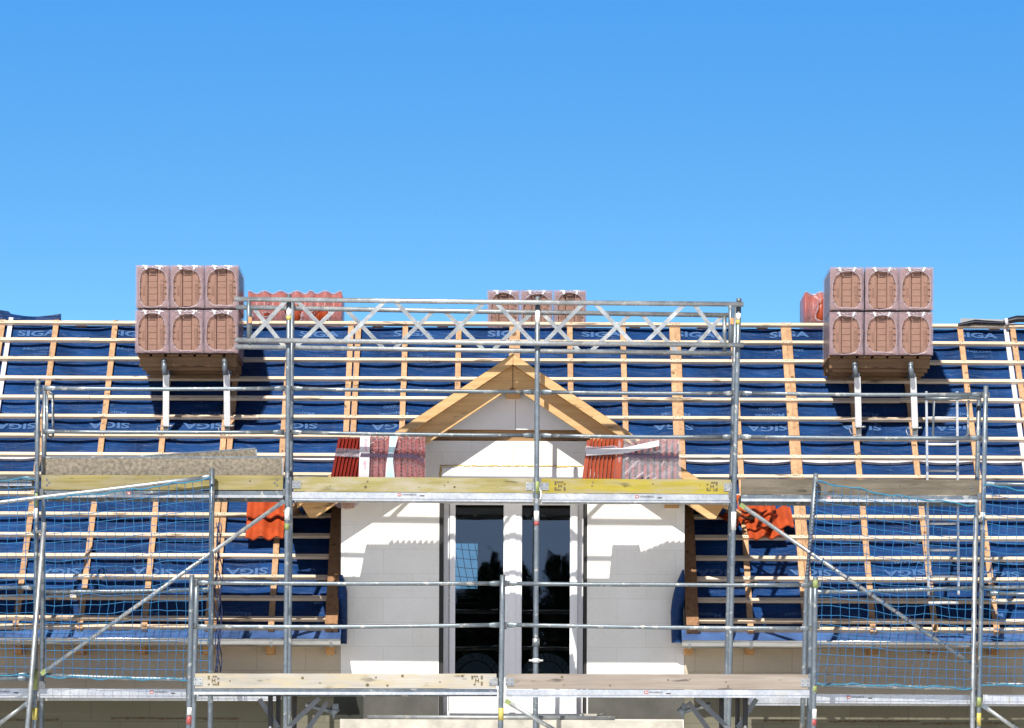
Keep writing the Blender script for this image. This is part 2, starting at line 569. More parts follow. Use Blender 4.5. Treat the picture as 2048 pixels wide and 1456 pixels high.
def copy_tree(root, loc, label=None, group=None, name=None):
    r = root.copy(); C.objects.link(r); r.location = loc; r['_o'] = tuple(loc)
    if label: r['label'] = label
    if group: r['group'] = group
    for ch in list(root.children):
        c = ch.copy(); C.objects.link(c); c.parent = r
        for g in ch.children:
            d = g.copy(); C.objects.link(d); d.parent = c
    return r

# text as 2D outline geometry
_tc = {}
def text_geo(body, size=1.0, bold=0.0, res=3):
    key = (body, bold, res)
    if key not in _tc:
        cu = bpy.data.curves.new('t', 'FONT')
        cu.body = body
        cu.size = 1.0
        cu.offset = bold
        cu.resolution_u = res
        ob = bpy.data.objects.new('t', cu)
        me = ob.to_mesh()
        vs = [(v.co.x, v.co.y) for v in me.vertices]
        fs = [tuple(p.vertices) for p in me.polygons]
        ob.to_mesh_clear()
        bpy.data.objects.remove(ob)
        bpy.data.curves.remove(cu)
        if vs:
            x0 = min(v[0] for v in vs); x1 = max(v[0] for v in vs)
            y0 = min(v[1] for v in vs); y1 = max(v[1] for v in vs)
        else:
            x0 = y0 = 0; x1 = y1 = 1
        vs = [((v[0] - (x0 + x1) / 2), (v[1] - (y0 + y1) / 2)) for v in vs]
        _tc[key] = (vs, fs, x1 - x0, y1 - y0)
    return _tc[key]

def text_flat(mb, body, center, height, ex=(1, 0, 0), ey=(0, 0, 1), bold=0.015, wscale=1.0):
    """lettering laid in the plane spanned by ex, ey; total outline height = height"""
    vs, fs, w, h = text_geo(body, 1.0, bold)
    k = height / h
    ex, ey, c = Vector(ex), Vector(ey), Vector(center)
    mb.add([c + ex * (x * k * wscale) + ey * (y * k) for x, y in vs], fs)
    return w * k * wscale

# ================================================================== THE SETTING
g = MB()
g.grid(40, 40, lambda a, b: Vector(((a - .5) * 8000, (b - .5) * 8000, 0.0)), smooth=False)
def ground_mat():
    m, nt, b = new_mat('pale bounce ground')  # unseen ground, pale tone added to bounce light onto the walls
    v = coords(nt)
    n = noise_tex(nt, v, 0.35, 6, 0.6)
    c = ramp(nt, n, [(0.38, (0.76, 0.74, 0.70)), (0.60, (0.71, 0.69, 0.65)), (0.85, (0.62, 0.60, 0.55))])
    nt.links.new(c, b.inputs['Base Color'])
    b.inputs['Roughness'].default_value = 0.95
    return m
tag(g.build('ground', ground_mat()), kind='structure')

# ------------------------------------------------------------------ HOUSE
YW = 1.36
HX = 6.6
house = thing('house', (0, YW, 0), 'unfinished white gabled house with blue underlay roof and a central dormer behind the scaffold', 'house')

XDL = P(682, 1100, YW).x        # dormer wall, left and right edges
XDR = P(1369, 1100, YW).x
XC = P(1026, 708, 0.92).x
APEX = P(1026, 708, 0.92).z     # outer apex of the barge boards
TG = 0.668                      # gable slope
ZSLAB = P(1024, 1436, YW).z
WX0, WX1 = P(878, 1200, YW).x, P(1174, 1200, YW).x    # window opening
WZ0, WZ1 = ZSLAB, P(1024, 1000, YW).z

def droof(x):                    # top of dormer roof
    return APEX - abs(x - XC) * TG

def roof_z(y):
    return ZE + (y - YE) * TP

# walls
wl = MB()
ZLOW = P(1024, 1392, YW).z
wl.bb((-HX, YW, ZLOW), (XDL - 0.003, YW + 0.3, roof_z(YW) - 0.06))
fw = wl.build('front_wall', 'wall_eaves_shade', house)
wl = MB()
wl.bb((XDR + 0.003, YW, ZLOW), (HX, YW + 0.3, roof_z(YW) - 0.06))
ZJ = P(1024, 1480, YW).z
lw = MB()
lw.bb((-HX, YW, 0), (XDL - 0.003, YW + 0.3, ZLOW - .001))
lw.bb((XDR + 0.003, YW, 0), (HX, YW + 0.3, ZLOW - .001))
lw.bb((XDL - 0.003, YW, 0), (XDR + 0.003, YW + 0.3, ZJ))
lw.build('lower_wall', 'wall_low_shade', house)
wl.build('front_wall', 'wall_eaves_shade', house)

dw = MB()
zt = P(1024, 882, YW).z          # top of block wall, under the brown board
tR = 0.20
def clipz(x): return droof(x) - tR
x_l = XC - (APEX - tR - zt) / TG
x_r = XC + (APEX - tR - zt) / TG
dw.bb((XDL, YW, ZJ), (WX0, YW + 0.3, WZ1))
dw.bb((WX1, YW, ZJ), (XDR, YW + 0.3, WZ1))
dw.prism([(XDL, WZ1), (XDR, WZ1), (XDR, clipz(XDR)), (min(x_r, XDR), zt), (max(x_l, XDL), zt), (XDL, clipz(XDL))], 'Y', YW, YW + 0.3)
dwo = dw.build('dormer_wall', 'wall_white', house)

# gable triangle of insulation boards above the brown board strip
zt2 = P(1024, 859, YW).z
gt = MB()
w2 = (APEX - tR - zt2) / TG
seam = P(1031, 820, YW).x
gt.prism([(XC - w2, zt2), (seam - 0.002, zt2), (seam - 0.002, clipz(seam)), (XC, APEX - tR)] if seam > XC else [(XC - w2, zt2), (seam, zt2), (XC, APEX - tR)], 'Y', YW + 0.01, YW + 0.3)
gt.prism([(seam + 0.002, zt2), (XC + w2, zt2), (seam + 0.002, clipz(seam))], 'Y', YW + 0.01, YW + 0.3)
gt.build('gable_board', 'eps', house)
ob = MB()
ob.bb((x_l - 0.2, YW + 0.05, zt), (x_r + 0.2, YW + 0.25, zt2))
ob.build('wall_plate', 'osb', house)
# foam joints
fm = MB()
def foam_line(p0, p1, r, n):
    pts = []
    for i in range(n + 1):
        t = i / n
        p = p0.lerp(p1, t)
        pts.append(p + Vector((rnd.uniform(-.004, .004), 0, rnd.uniform(-.006, .006))))
    for i in range(n):
        rr = r * rnd.uniform(0.7, 1.25)
        fm.tube([pts[i], pts[i + 1]], rr, 6)
foam_line(P(883, 931, YW), P(1166, 933, YW), 0.008, 60)
foam_line(P(881, 930, YW), P(880, 962, YW), 0.009, 8)
foam_line(P(1222, 936, YW), P(1168, 933, YW), 0.010, 12)
fm.build('foam_joint', 'foam', house)
# lintel casing board below foam, slightly proud
lc = MB()
a, b_ = P(884, 936, YW), P(1222, 998, YW)
lc.bb((a.x, YW - 0.012, b_.z), (b_.x, YW - 0.0005, a.z))
lc.build('lintel_board', 'eps', house)
# thin vertical seam above foam
sm = MB()
a = P(1026, 884, YW)
sm.bb((a.x - .0025, YW - .002, P(1026, 929, YW).z), (a.x + .0025, YW - .0004, a.z))
sm.build('wall_seam', 'orangep', house)
for x0, x1, mt in ((727, 876.5, 'basegrey'), (1176, 1368, 'basegrey'), (668, 726.5, 'basedark')):
    bp_ = MB(); a, b_ = P(x0, 1372, YW), P(x1, 1438, YW)
    bp_.bb((a.x, YW - .006, b_.z), (b_.x, YW - .0006, a.z)); bp_.build('wall_base_coating', mt, house)
# brown stains in the lower facade joints
for x0, x1, y0 in ((225, 330, 1437), (330, 480, 1438), (0, 120, 1440), (1530, 1600, 1442), (1660, 1840, 1444), (1845, 2030, 1447)):
    n = int((x1 - x0) / 5)
    st = MB()
    for i in range(n):
        t = x0 + (x1 - x0) * i / n
        c = P(t, y0 + rnd.uniform(-1, 1), YW)
        st.box((c.x, YW - .003, c.z), (.028, .006, rnd.choice([.006, .009, .014, .02]) * rnd.uniform(.5, 1.2)))
    st.build('joint_stain', 'brownfoam', fw)


# window opening: reveal, frame, panes
rv = MB()
rv.bb((WX0, YW + .008, WZ0), (WX0 + .045, YW + .29, WZ1 - .002)); rv.build('window_gasket', 'gasket', house); rv = MB()
rv.bb((WX1 - .030, YW + .008, WZ0), (WX1, YW + .29, WZ1 - .002)); rv.build('window_gasket', 'gasket', house)
pass
YF = YW + 0.15
FX0, FX1 = P(887, 1200, YF).x, P(1166, 1200, YF).x
FZ0, FZ1 = ZSLAB + .02, WZ1 - .003
win = MB()
win.bb((FX0, YF, FZ0), (FX0 + .055, YF + .08, FZ1))
win.bb((FX1 - .055, YF, FZ0), (FX1, YF + .08, FZ1))
win.bb((FX0 + .055, YF, FZ1 - .028), (FX1 - .055, YF + .08, FZ1))
win.bb((FX0 + .055, YF, FZ0), (FX1 - .055, YF + .08, FZ0 + .05))
wino = win.build('window', 'pvc', house)
def sash(pxl, pxr, pxgl, pxgr, nm):
    s = MB()
    x0, x1 = P(pxl, 1200, YF).x, P(pxr, 1200, YF).x
    g0, g1 = P(pxgl, 1200, YF).x, P(pxgr, 1200, YF).x
    zt_, zb_ = P(1024, 1010, YF).z, P(1024, 1372, YF).z
    y0, y1 = YF - .018, YF + .06
    s.bb((x0, y0, FZ0 + .03), (g0, y1, FZ1 - .022))
    s.bb((g1, y0, FZ0 + .03), (x1, y1, FZ1 - .022))
    s.bb((g0, y0, zt_), (g1, y1, FZ1 - .022))
    s.bb((g0, y0, FZ0 + .03), (g1, y1, FZ0 + .10))
    s.bb((g0, y0 + .008, FZ0 + .10), (g1, y1 - .02, zb_ - .05))
    s.bb((g0, y0, zb_ - .05), (g1, y1, zb_))
    # glazing bead
    for (a0, a1) in ((g0, g0 + .012), (g1 - .012, g1)):
        s.bb((a0, y0 + .012, zb_), (a1, y1 - .02, zt_))
    so = s.build('sash', 'pvc', wino)
    p = MB()
    p.bb((g0 + .004, YF + .02, zb_ + .004), (g1 - .004, YF + .03, zt_ - .004))
    p.build('pane', 'glass', wino)
    bl = MB()
    bl.bb((g0, YF + .065, P(1024, 1031, YF).z), (g1, YF + .12, zt_ + .03))
    bl.build('shutter_box', 'gasket', wino)
sash(899, 1021, 908, 1009, 'l')
sash(1029, 1155, 1041, 1142, 'r')
cvr = MB()
cvr.bb((P(1018.5, 1200, YF).x, YF - .03, FZ0 + .04), (P(1031, 1200, YF).x, YF - .012, FZ1 - .03))
cvr.build('meeting_cover', 'pvc', wino)
# dark room behind the window
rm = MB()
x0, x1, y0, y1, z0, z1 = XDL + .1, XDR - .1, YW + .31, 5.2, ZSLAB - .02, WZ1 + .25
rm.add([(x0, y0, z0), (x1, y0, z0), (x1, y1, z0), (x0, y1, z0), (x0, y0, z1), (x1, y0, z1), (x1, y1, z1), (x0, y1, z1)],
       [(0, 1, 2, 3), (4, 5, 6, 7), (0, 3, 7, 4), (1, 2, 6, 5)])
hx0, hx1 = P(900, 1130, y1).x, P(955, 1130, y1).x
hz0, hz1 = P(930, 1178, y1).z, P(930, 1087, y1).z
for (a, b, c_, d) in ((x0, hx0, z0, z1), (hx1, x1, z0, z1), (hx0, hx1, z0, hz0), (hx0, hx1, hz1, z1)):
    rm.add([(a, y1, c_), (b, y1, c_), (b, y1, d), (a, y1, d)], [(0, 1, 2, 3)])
sb = MB()
for py, h_ in ((1182, .05), (1196, .015), (1207, .02)):
    c_ = P(930, py, y1 - .08)
    sb.bb((hx0 - .02, y1 - .10, c_.z - h_ / 2), (hx1 + .03, y1 - .012, c_.z + h_ / 2))
sb.build('rear_sill', 'pvc', house)
rn = MB()
for k in range(5):
    xa = hx0 + (hx1 - hx0) * k / 4
    rn.tube([(xa - .03, y1 - .03, hz1), (xa + .01, y1 - .03, (hz0 + hz1) / 2), (xa + .06, y1 - .03, hz0)], .004, 4, False)
for k in range(5):
    za = hz0 + (hz1 - hz0) * (k + .3) / 5
    rn.tube([(hx0, y1 - .03, za + .02), ((hx0 + hx1) / 2, y1 - .03, za), (hx1, y1 - .03, za - .01)], .004, 4, False)
rn.build('rear_netting', 'net', house)
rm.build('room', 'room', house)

# main roof --------------------------------------------------------
LR = _rl
counter_px = [(5, 650, 0), (113, 650, 0), (231, 651, 0), (325, 890, 0), (452, 890, 1), (567, 890, 0), (699, 880, 1),
              (806, 800, 0), (915, 760, 0), (1029, 690, 1), (1142, 690, 0), (1248, 690, 0), (1350, 700, 1), (1477, 850, 0),
              (1576, 700, 1), (1713, 890, 0), (1830, 890, 0), (1921, 680, 0), (2031, 690, 0)]
cxs = [R(px, py, .03)[0] for px, py, d in counter_px]
cdbl = [d for _, _, d in counter_px]
xs_all = [cxs[0] - .62 * k for k in (3, 2, 1)] + cxs + [cxs[-1] + .62 * k for k in (1, 2, 3)]
dbl_all = [0, 0, 0] + cdbl + [0, 0, 0]

def sag(x, v):
    import bisect
    i = bisect.bisect(xs_all, x)
    if i <= 0 or i >= len(xs_all):
        return 0.0
    a, b = xs_all[i - 1], xs_all[i]
    t = (x - a) / (b - a)
    q = 4 * t * (1 - t)
    amp = 0.026 + 0.020 * noise.noise(Vector((a * 3.1, v * 0.9, 1.7)))
    w = 0.009 * noise.noise(Vector((x * 2.4, v * 6.0, 0.3))) + 0.005 * noise.noise(Vector((x * 6.0, v * 14.0, 5.3)))
    return -amp * (q ** 0.8) + w * min(1, q * 1.6) - 0.002

def in_dormer(x, v):
    y = YE + CP * v; z = ZE + SP * v
    return XDL + .02 < x < XDR - .02 and z < droof(x) - .12

rf = MB()
NXR, NVR = 240, 110
X0R, X1R = -HX, HX
VTOP = LR - .055
rf.grid(NXR, NVR, lambda a, b: RW(X0R + a * (X1R - X0R), b * VTOP, sag(X0R + a * (X1R - X0R), b * VTOP)),
        keep=lambda a, b: not in_dormer(X0R + a * (X1R - X0R), b * VTOP))
roof = rf.build('roof', 'membrane', house)

def x_clip(v, h=0.05):
    """intervals of x along which a batten at v is laid"""
    p = RW(0, v, h)
    half = (APEX - .02 - p.z) / TG
    if half <= 0.02:
        return [(X0R, X1R)]
    zl_eave = droof(XDL)
    if p.z < zl_eave - 0.1:
        return [(X0R, XDL - .13), (XDR + .13, X1R)]
    return [(X0R, XC - half), (XC + half, X1R)]

batten_y = [646, 681, 718.6, 756.7, 795, 833.5, 872, 909.5, 949, 988.5, 1029.5, 1070.5, 1112, 1153.5, 1196, 1236.8]
bvs = []
for k, y in enumerate(batten_y):
    v = R(250, y, .055)[1]
    bvs.append(v)
gaps_px = {5: [(375, 383), (1737, 1750)]}
def bumpy_bar(mb, x0, x1, v, h0, h1, w):
    """batten in short segments with a slight real bow"""
    n = max(2, int((x1 - x0) / 0.6))
    ph = rnd.uniform(0, 10)
    pts = []
    for i in range(n + 1):
        x = x0 + (x1 - x0) * i / n
        d = 0.006 * noise.noise(Vector((x * 0.7, ph, v)))
        pts.append((x, v + d))
    vs, fs = [], []
    for x, vv in pts:
        for a, h in ((-w / 2, h0), (w / 2, h0), (w / 2, h1), (-w / 2, h1)):
            vs.append(RW(x, vv + a, h))
    for i in range(n):
        for k in range(4):
            k2 = (k + 1) % 4
            fs.append((i * 4 + k, i * 4 + 4 + k, i * 4 + 4 + k2, i * 4 + k2))
    fs += [(0, 1, 2, 3), (n * 4 + 3, n * 4 + 2, n * 4 + 1, n * 4)]
    mb.add(vs, fs)

joint_px = [520, 1290, 860, 1690, 180, 1460, 700, 1800]
for k, v in enumerate(bvs):
    for (a, b) in x_clip(v):
        cuts = [a]
        jp = R(joint_px[k % 8], batten_y[k], .05)[0]
        jq = R(joint_px[(k + 3) % 8], batten_y[k], .05)[0]
        for q in sorted((jp, jq)):
            if a + .5 < q < b - .5:
                cuts.append(q)
        cuts.append(b)
        for c0, c1 in zip(cuts[:-1], cuts[1:]):
            m_ = MB()
            bumpy_bar(m_, c0, c1 - .004, v + rnd.uniform(-.006, .006), .040, .072, .052)
            nf = len(m_.f)
            for cx_, d_ in zip(xs_all, dbl_all):
                for o_ in ((-.034, .034) if d_ else (0,)):
                    xx_ = cx_ + o_
                    if c0 + .05 < xx_ < c1 - .05:
                        for e_ in (-.012, .014):
                            nx_, nv_ = xx_ + e_ + rnd.uniform(-.006, .006), v + rnd.uniform(-.014, .014)
                            m_.add([RW(nx_ - .006, nv_ - .005, .0775), RW(nx_ + .006, nv_ - .005, .0775), RW(nx_ + .006, nv_ + .005, .0775), RW(nx_ - .006, nv_ + .005, .0775)], [(0, 1, 2, 3)])
            bo_ = m_.build('roof_batten', 'batten', roof)
            bo_.data.materials.append(M['stencil'])
            for pi_ in range(nf, len(bo_.data.polygons)):
                bo_.data.polygons[pi_].material_index = 1
# lowest board at the eaves
for (a, b) in x_clip(.02):
    m_ = MB(); bumpy_bar(m_, a, b, .03, .0, .04, .05)
    m_.build('eaves_board', 'batten', roof)

for x, d in zip(xs_all, dbl_all):
    if abs(x) > HX - .06:
        continue
    offs = (-.034, .034) if d else (0,)
    for o in offs:
        xx = x + o
        # run from the eaves or from the dormer up to the ridge
        v0 = -.02
        if XDL - .2 < xx < XDR + .2 or droof(xx) > ZE and abs(xx - XC) < (APEX - ZE) / TG and False:
            zz = droof(xx) + .03
            v0 = max(0, (zz - ZE) / SP)
        elif abs(xx - XC) < 2.6:
            v0 = -.02
        m_ = MB()
        tilt = rnd.uniform(-.012, .012)
        segs = [v0]
        if LR - v0 > 2:
            segs.append(v0 + (LR - v0) * rnd.uniform(.35, .65))
        segs.append(LR - .01)
        for s0, s1 in zip(segs[:-1], segs[1:]):
            m_.bar(RW(xx + tilt * s0 / 5 + rnd.uniform(-.004, .004), s0, .020), RW(xx + tilt * s1 / 5, s1 - .003, .020), .060, .040, NP)
        m_.build('counter_batten', 'counter', roof)
# white edge strips beside the outer counter battens
for px0, py0, px1, py1 in ((22, 640, 1, 790), (2012, 660, 2045, 905)):
    (xa, va), (xb, vb) = R(px0, py0, .02), R(px1, py1, .02)
    slope = 0
    m_ = MB()
    xm = (xa + xb) / 2
    m_.bar(RW(xa, LR + (.05 if px0 < 100 else -.03), .018), RW(xb, .05, .018), .05, .03, NP)
    m_.build('white_strip', 'tape', roof)
# white overlap tape above one batten row
v = bvs[7] + .055
m_ = MB()
for (a, b) in x_clip(v):
    n = int((b - a) / .05)
    vs, fs = [], []
    for i in range(n + 1):
        x = a + (b - a) * i / n
        s = sag(x, v)
        up = .024 + .012 * noise.noise(Vector((x * 3, 2.2, 0)))
        vs += [RW(x, v - .07, s + .006), RW(x, v + up, sag(x, v + up) + .006)]
    fs = [(2 * i, 2 * i + 2, 2 * i + 3, 2 * i + 1) for i in range(n)]
    m_.add(vs, fs, True)
m_.build('overlap_tape', 'tape', roof)

# lettering on the membrane
def on_roof_text(mb, body, x, v, height, flip=False, wscale=1.0, bold=.02):
    vs, fs, w, h = text_geo(body, 1.0, bold)
    k = height / h
    sgn = -1 if flip else 1
    out = []
    for a, b in vs:
        xx = x + sgn * a * k * wscale
        vv = v + sgn * b * k
        if in_dormer(xx, vv) or vv > LR:
            return
        out.append(RW(xx, vv, sag(xx, vv) + .007))
    mb.add(out, fs)

rows = [('SIGA', 664, 75, 1.0, .115, False, 'letter'), ('Majcoat', 696, 75, 1.0, .085, False, 'letter_dim'), ('200', 707, 80, 1.0, .055, False, 'letter_dim'),
        ('200', 810, 28, 1.0, .055, True, 'letter_dim'), ('Majcoat', 823.5, 35, 1.0, .085, True, 'letter'), ('SIGA', 849, 30, 1.0, .115, True, 'letter'),
        ('Majcoat', 984, 75, 1.0, .085, False, 'letter'),
        ('Majcoat', 1119, 125, 1.0, .085, True, 'letter'), ('SIGA', 1140, 117, 1.0, .115, True, 'letter'), ('1000', 1138, 50, 1.0, .035, True, 'letter_dim'),
        ('Majcoat', 1223, 95, 1.0, .085, True, 'letter')]
for body, y, x0, _, hgt, flip, mt in rows:
    m_ = MB()
    for k in range(-1, 13):
        px = x0 + k * 188
        x, v = R(px, y + px * .002, 0)
        on_roof_text(m_, body, x, v, hgt, flip, 1.35 if body in ('SIGA', '200') else 1.15, .03 if body == 'SIGA' else .02)
    if m_.v:
        m_.build('membrane_lettering', mt, roof)
# dotted guide lines
m_ = MB()
for i in range(len(xs_all) - 1):
    x = xs_all[i] * .45 + xs_all[i + 1] * .55
    v = .1
    while v < LR - .1:
        if not in_dormer(x, v):
            a = [RW(x - .003, v, sag(x, v) + .006), RW(x + .003, v, sag(x, v) + .006), RW(x + .003, v + .018, sag(x, v + .018) + .006), RW(x - .003, v + .018, sag(x, v + .018) + .006)]
            m_.add(a, [(0, 1, 2, 3)])
        v += .042
m_.build('dotted_line', 'letter_dim', roof)

# ridge line blocks under the top batten
for px in (160, 250, 505, 625, 755, 885, 1015, 1130, 1270, 1405, 1525, 1990):
    x, v = R(px, 655, .03)
    m_ = MB()
    m_.bar(RW(x - .06, LR - .02, -.02), RW(x + .06, LR - .02, -.02), .03, .05, NP)
    m_.build('ridge_block', 'counter', roof)
# back slope and gable ends
bk = MB()
YB = 2 * YR - YE
p = [RW(-HX, VTOP, -.02), RW(HX, VTOP, -.02), Vector((HX, YB, ZE)), Vector((-HX, YB, ZE))]
zt_b, yt_b = RW(0, VTOP).z, YR + .06
def BK(x, t): return Vector((x, yt_b + (YB - yt_b) * t, zt_b + (ZE - zt_b) * t))
bk.add([p[0], p[1], BK(HX, 0), BK(-HX, 0)], [(0, 1, 2, 3)])
ha, hb, ta, tb_ = hx0 - .4, hx1 + .4, .30, .97
for (xa, xb, q0, q1) in ((-HX, ha, 0, 1), (hb, HX, 0, 1), (ha, hb, 0, ta), (ha, hb, tb_, 1)):
    bk.add([BK(xa, q0), BK(xb, q0), BK(xb, q1), BK(xa, q1)], [(0, 1, 2, 3)])
bk.build('back_roof', 'membrane', house)
ge = MB()
for x in (-HX + .02, HX - .32):
    ge.prism([(YW + .3, 0), (YB - .4, 0), (YB - .4, ZE - .1), (YR, ZR - .25), (YW + .3, roof_z(YW + .3) - .25)], 'X', x, x + .3)
ge.bb((-HX + .33, YB - .7, 0), (HX - .33, YB - .4, ZE - .1))
ge.build('gable_wall', 'wall_white', house)
# standing membrane flap on the ridge, left
fl = MB()
def flapz(x, a, b): return a + (b - a) * 1
xa, xb = P(-60, 640, YR + .02).x, P(122, 640, YR + .02).x
def fl_fn(a, b):
    x = xa + (xb - xa) * a
    px = -60 + 182 * a
    top = 624 + 5.5 * math.sin((px - 20) * .035) + (3 if px > 20 else -1)
    if px > 85: top = 631 - (px - 85) * .12
    z = P(px, 652 + (top - 652) * b, YR).z
    return Vector((x, YR + .03 + .03 * math.sin(a * 9) * b, z))
fl.grid(40, 4, fl_fn)
fl.build('membrane_flap', 'membrane', roof)

# folded membrane on the ridge, right
rl = MB()
def rl_fn(a, b):
    px = 1916 + 150 * a
    lo = 651 + 2.5 * math.sin(px * .07) - (4 if px > 1960 else 0) * min(1, abs(px - 1960) / 30)
    hi = [640, 646][0]
    if px < 1950: hi = 647 - 8 * (px - 1916) / 34
    elif px < 2008: hi = 639 + 4 * (px - 1950) / 58
    else: hi = 638 - 7 * min(1, (px - 2008) / 25)
    y = YR - .12 - .05 * math.sin(b * math.pi)
    p0, p1 = P(px, lo, y), P(px, hi, y)
    return p0.lerp(p1, b)
rl.grid(40, 6, rl_fn)
rlo = rl.build('membrane_roll', 'blackmem', None, P(1980, 652, YR - .12))
tag(rlo, 'black folded strip of roofing membrane lying on the ridge batten beside the right tile pallet', 'membrane')
r2 = MB()
def r2_fn(a, b):
    px = 1921 + 92 * a
    y = YR + .05
    return P(px, 655 + (636.5 + 2.5 * a - 655) * b, y + .05 * b)
r2.grid(12, 3, r2_fn)
r2.build('grey_underside', 'greymem', rlo)
r3 = MB()
r3.tube([P(2012, 637, YR - .19), P(2014, 650, YR - .2)], .02, 8)
r3.build('tie', 'tape', rlo)

# eaves: flashing, gutters, rafter tails
tails_px = [36, 160, 283, 415, 540, 660, 1377, 1500, 1745, 1868, 1990]
for (pa, pb) in ((-140, 681), (1364, 2190)):
    ya = YE - .13
    xa, xb = P(pa, 1285, ya).x, P(pb, 1285, ya).x
    zg = P(1024, 1281, ya).z
    zg2 = zg
    gm = MB()
    rr = .068
    def gut(a, b, xa=xa, xb=xb, zg=zg, ya=ya):
        t = math.pi * (b)
        return Vector((xa + (xb - xa) * a, ya - rr * math.cos(t), zg - rr * 1.05 * math.sin(t) - (.0)))
    gm.grid(24, 12, gut)
    gm.tube([(xa, ya - rr, zg), (xb, ya - rr, zg)], .009, 8)
    go = gm.build('gutter', 'zinc', house)
    fm2 = MB()
    fm2.add([(xa, ya + rr - .02, zg + .012), (xb, ya + rr - .02, zg + .012), (xb, YE + .03, ZE + .03), (xa, YE + .03, ZE + .03)], [(0, 1, 2, 3)])
    fm2.build('eaves_flashing', 'zinc_sky_tint', go)
    for side in (xa, xb):
        e = MB()
        vs = [(side, ya, zg)] + [(side, ya - rr * math.cos(math.pi * i / 10), zg - rr * 1.05 * math.sin(math.pi * i / 10)) for i in range(11)]
        e.add(vs, [list(range(len(vs)))])
        e.build('end_cap', 'zinc', go)
    for tp in tails_px:
        if pa - 20 < tp < pb + 20:
            x = P(tp + 2, 1290, ya).x
            bm_ = MB()
            pts = [Vector((x, ya - (rr + .004) * math.cos(math.pi * i / 8), zg - (rr * 1.05 + .004) * math.sin(math.pi * i / 8))) for i in range(9)]
            for i in range(8):
                bm_.bar(pts[i], pts[i + 1], .03, .005, (pts[i] + pts[i + 1]) / 2 - Vector((x, ya, zg)))
            bm_.build('gutter_bracket', 'steel_hi', go)
for tp in tails_px:
    x = P(tp, 1300, YE + .1).x
    t_ = MB()
    zt_ = P(tp, 1291, YE + .05).z
    zb_ = P(tp, 1307.5, YE + .05).z
    t_.bb((x - .04, YE + .05, zb_), (x + .04, YW - .003, zt_))
    t_.build('rafter_tail', 'rafter', house)
so = MB()
for (xa, xb) in ((-HX, XDL - .02), (XDR + .02, HX)):
    so.add([(xa, YE + .03, ZE - .10), (xb, YE + .03, ZE - .10), (xb, YW - .004, ZE - .10), (xa, YW - .004, ZE - .10),
            (xa, YE + .03, ZE - .085), (xb, YE + .03, ZE - .085), (xb, YW - .004, ZE - .085), (xa, YW - .004, ZE - .085)],
           [(0, 1, 2, 3), (4, 5, 6, 7), (0, 1, 5, 4)])
so.build('soffit', 'soffit', house)

# brown boards where the roof is cut beside the dormer, and loose membrane edges
for px, s in ((664, -1), (1384, 1)):
    x = R(px, 1230, .05)[0]
    vt = 2.2
    m_ = MB()
    m_.bar(RW(x, -.02, .055), RW(x, vt, .055), .125, .11, NP)
    m_.build('edge_board', 'brownboard', house)
def drape(pxs, wid, mat, yb):
    d = MB()
    def fn(a, b):
        y = pxs[0][1] + (pxs[-1][1] - pxs[0][1]) * b
        # centre line by interpolation
        for (x0, y0), (x1, y1) in zip(pxs[:-1], pxs[1:]):
            if y <= y1 or (x1, y1) == pxs[-1]:
                t = (y - y0) / (y1 - y0)
                cx = x0 + (x1 - x0) * t
                break
        th = (a - .5) * math.pi * 1.1
        w = wid(b)
        p_ = P(cx + w * math.sin(th), y, yb)
        p_.y -= .07 * math.cos(th)
        return p_
    d.grid(10, 24, fn)
    return d.build('loose_membrane', mat, house)
drape([(682, 1150), (685, 1180), (685, 1240), (684, 1288)], lambda b: 4 + 6 * math.sin(min(1, b * 3.0) * 1.57), 'membrane', YW - .10)
drape([(1366, 1140), (1360, 1175), (1354, 1225), (1356, 1286)], lambda b: 2 + 11 * math.sin(min(1, b * 2.2) * 1.57), 'membrane', YW - .12)

# dormer roof timbers ------------------------------------------------
YB0 = 0.92                      # front of the lit barge boards
def gable_beam(side, thick_v, top_drop, y0, y1, x_end, name, mat, foot='plumb'):
    """sloping beam following the gable; thick_v vertical thickness; x_end distance from centre to the foot"""
    zt0 = APEX - top_drop
    pts = []
    e = x_end
    if foot == 'plumb':
        poly = [(.002, zt0), (.002, zt0 - thick_v), (e, zt0 - thick_v - e * TG), (e, zt0 - e * TG)]
    else:   # chamfered foot: cut square then flattened
        zl = zt0 - thick_v - 2.006 * TG
        poly = [(.004, zt0 - .004 * TG), (.004, zt0 - thick_v), (2.006, zl), (2.077, zl - .002), (2.15, zl + .117), (e, zt0 - e * TG)]
    poly = [(XC + side * x, z) for x, z in poly]
    mb = MB().prism(poly, 'Y', y0, y1)
    o = mb.build(name, mat, house)
    return o
def gl(name, side):
    m = wood(name, (0.50, 0.30, 0.125), (0.65, 0.43, 0.205), 'X', (0, side * math.atan(TG), 0), vary=0.1)
    return m
M['glu_l'] = gl('spruce rising right', 1)
M['glu_r'] = gl('spruce rising left', -1)
EXT = XC - P(594, 1003, YB0).x
for s, mt in ((-1, 'glu_l'), (1, 'glu_r')):
    gable_beam(s, .105, 0.0, YB0, YB0 + .16, EXT, 'barge_board', mt)
    gable_beam(s, .215, .105, YB0 + .14, YB0 + .24, EXT - .02, 'barge_rafter', mt, 'cham')
# dormer ridge purlin end and eaves purlin ends
pu = MB()
a, b_ = P(1012, 763, YW - .06), P(1040, 797, YW - .06)
pu.bb((a.x, YB0 + .245, b_.z), (b_.x, YW + .2, a.z))
pu.build('ridge_purlin', 'glulam', house)
for px0, px1 in ((1329, 1358), (683, 708)):
    a, b_ = P(px0, 1000, YW - .05), P(px1, 1016, YW - .05)
    pm = MB()
    pm.bb((a.x, YB0 + .4, b_.z), (b_.x, YW - .003, a.z + .2))
    pm.build('eaves_purlin', 'glulam', house)
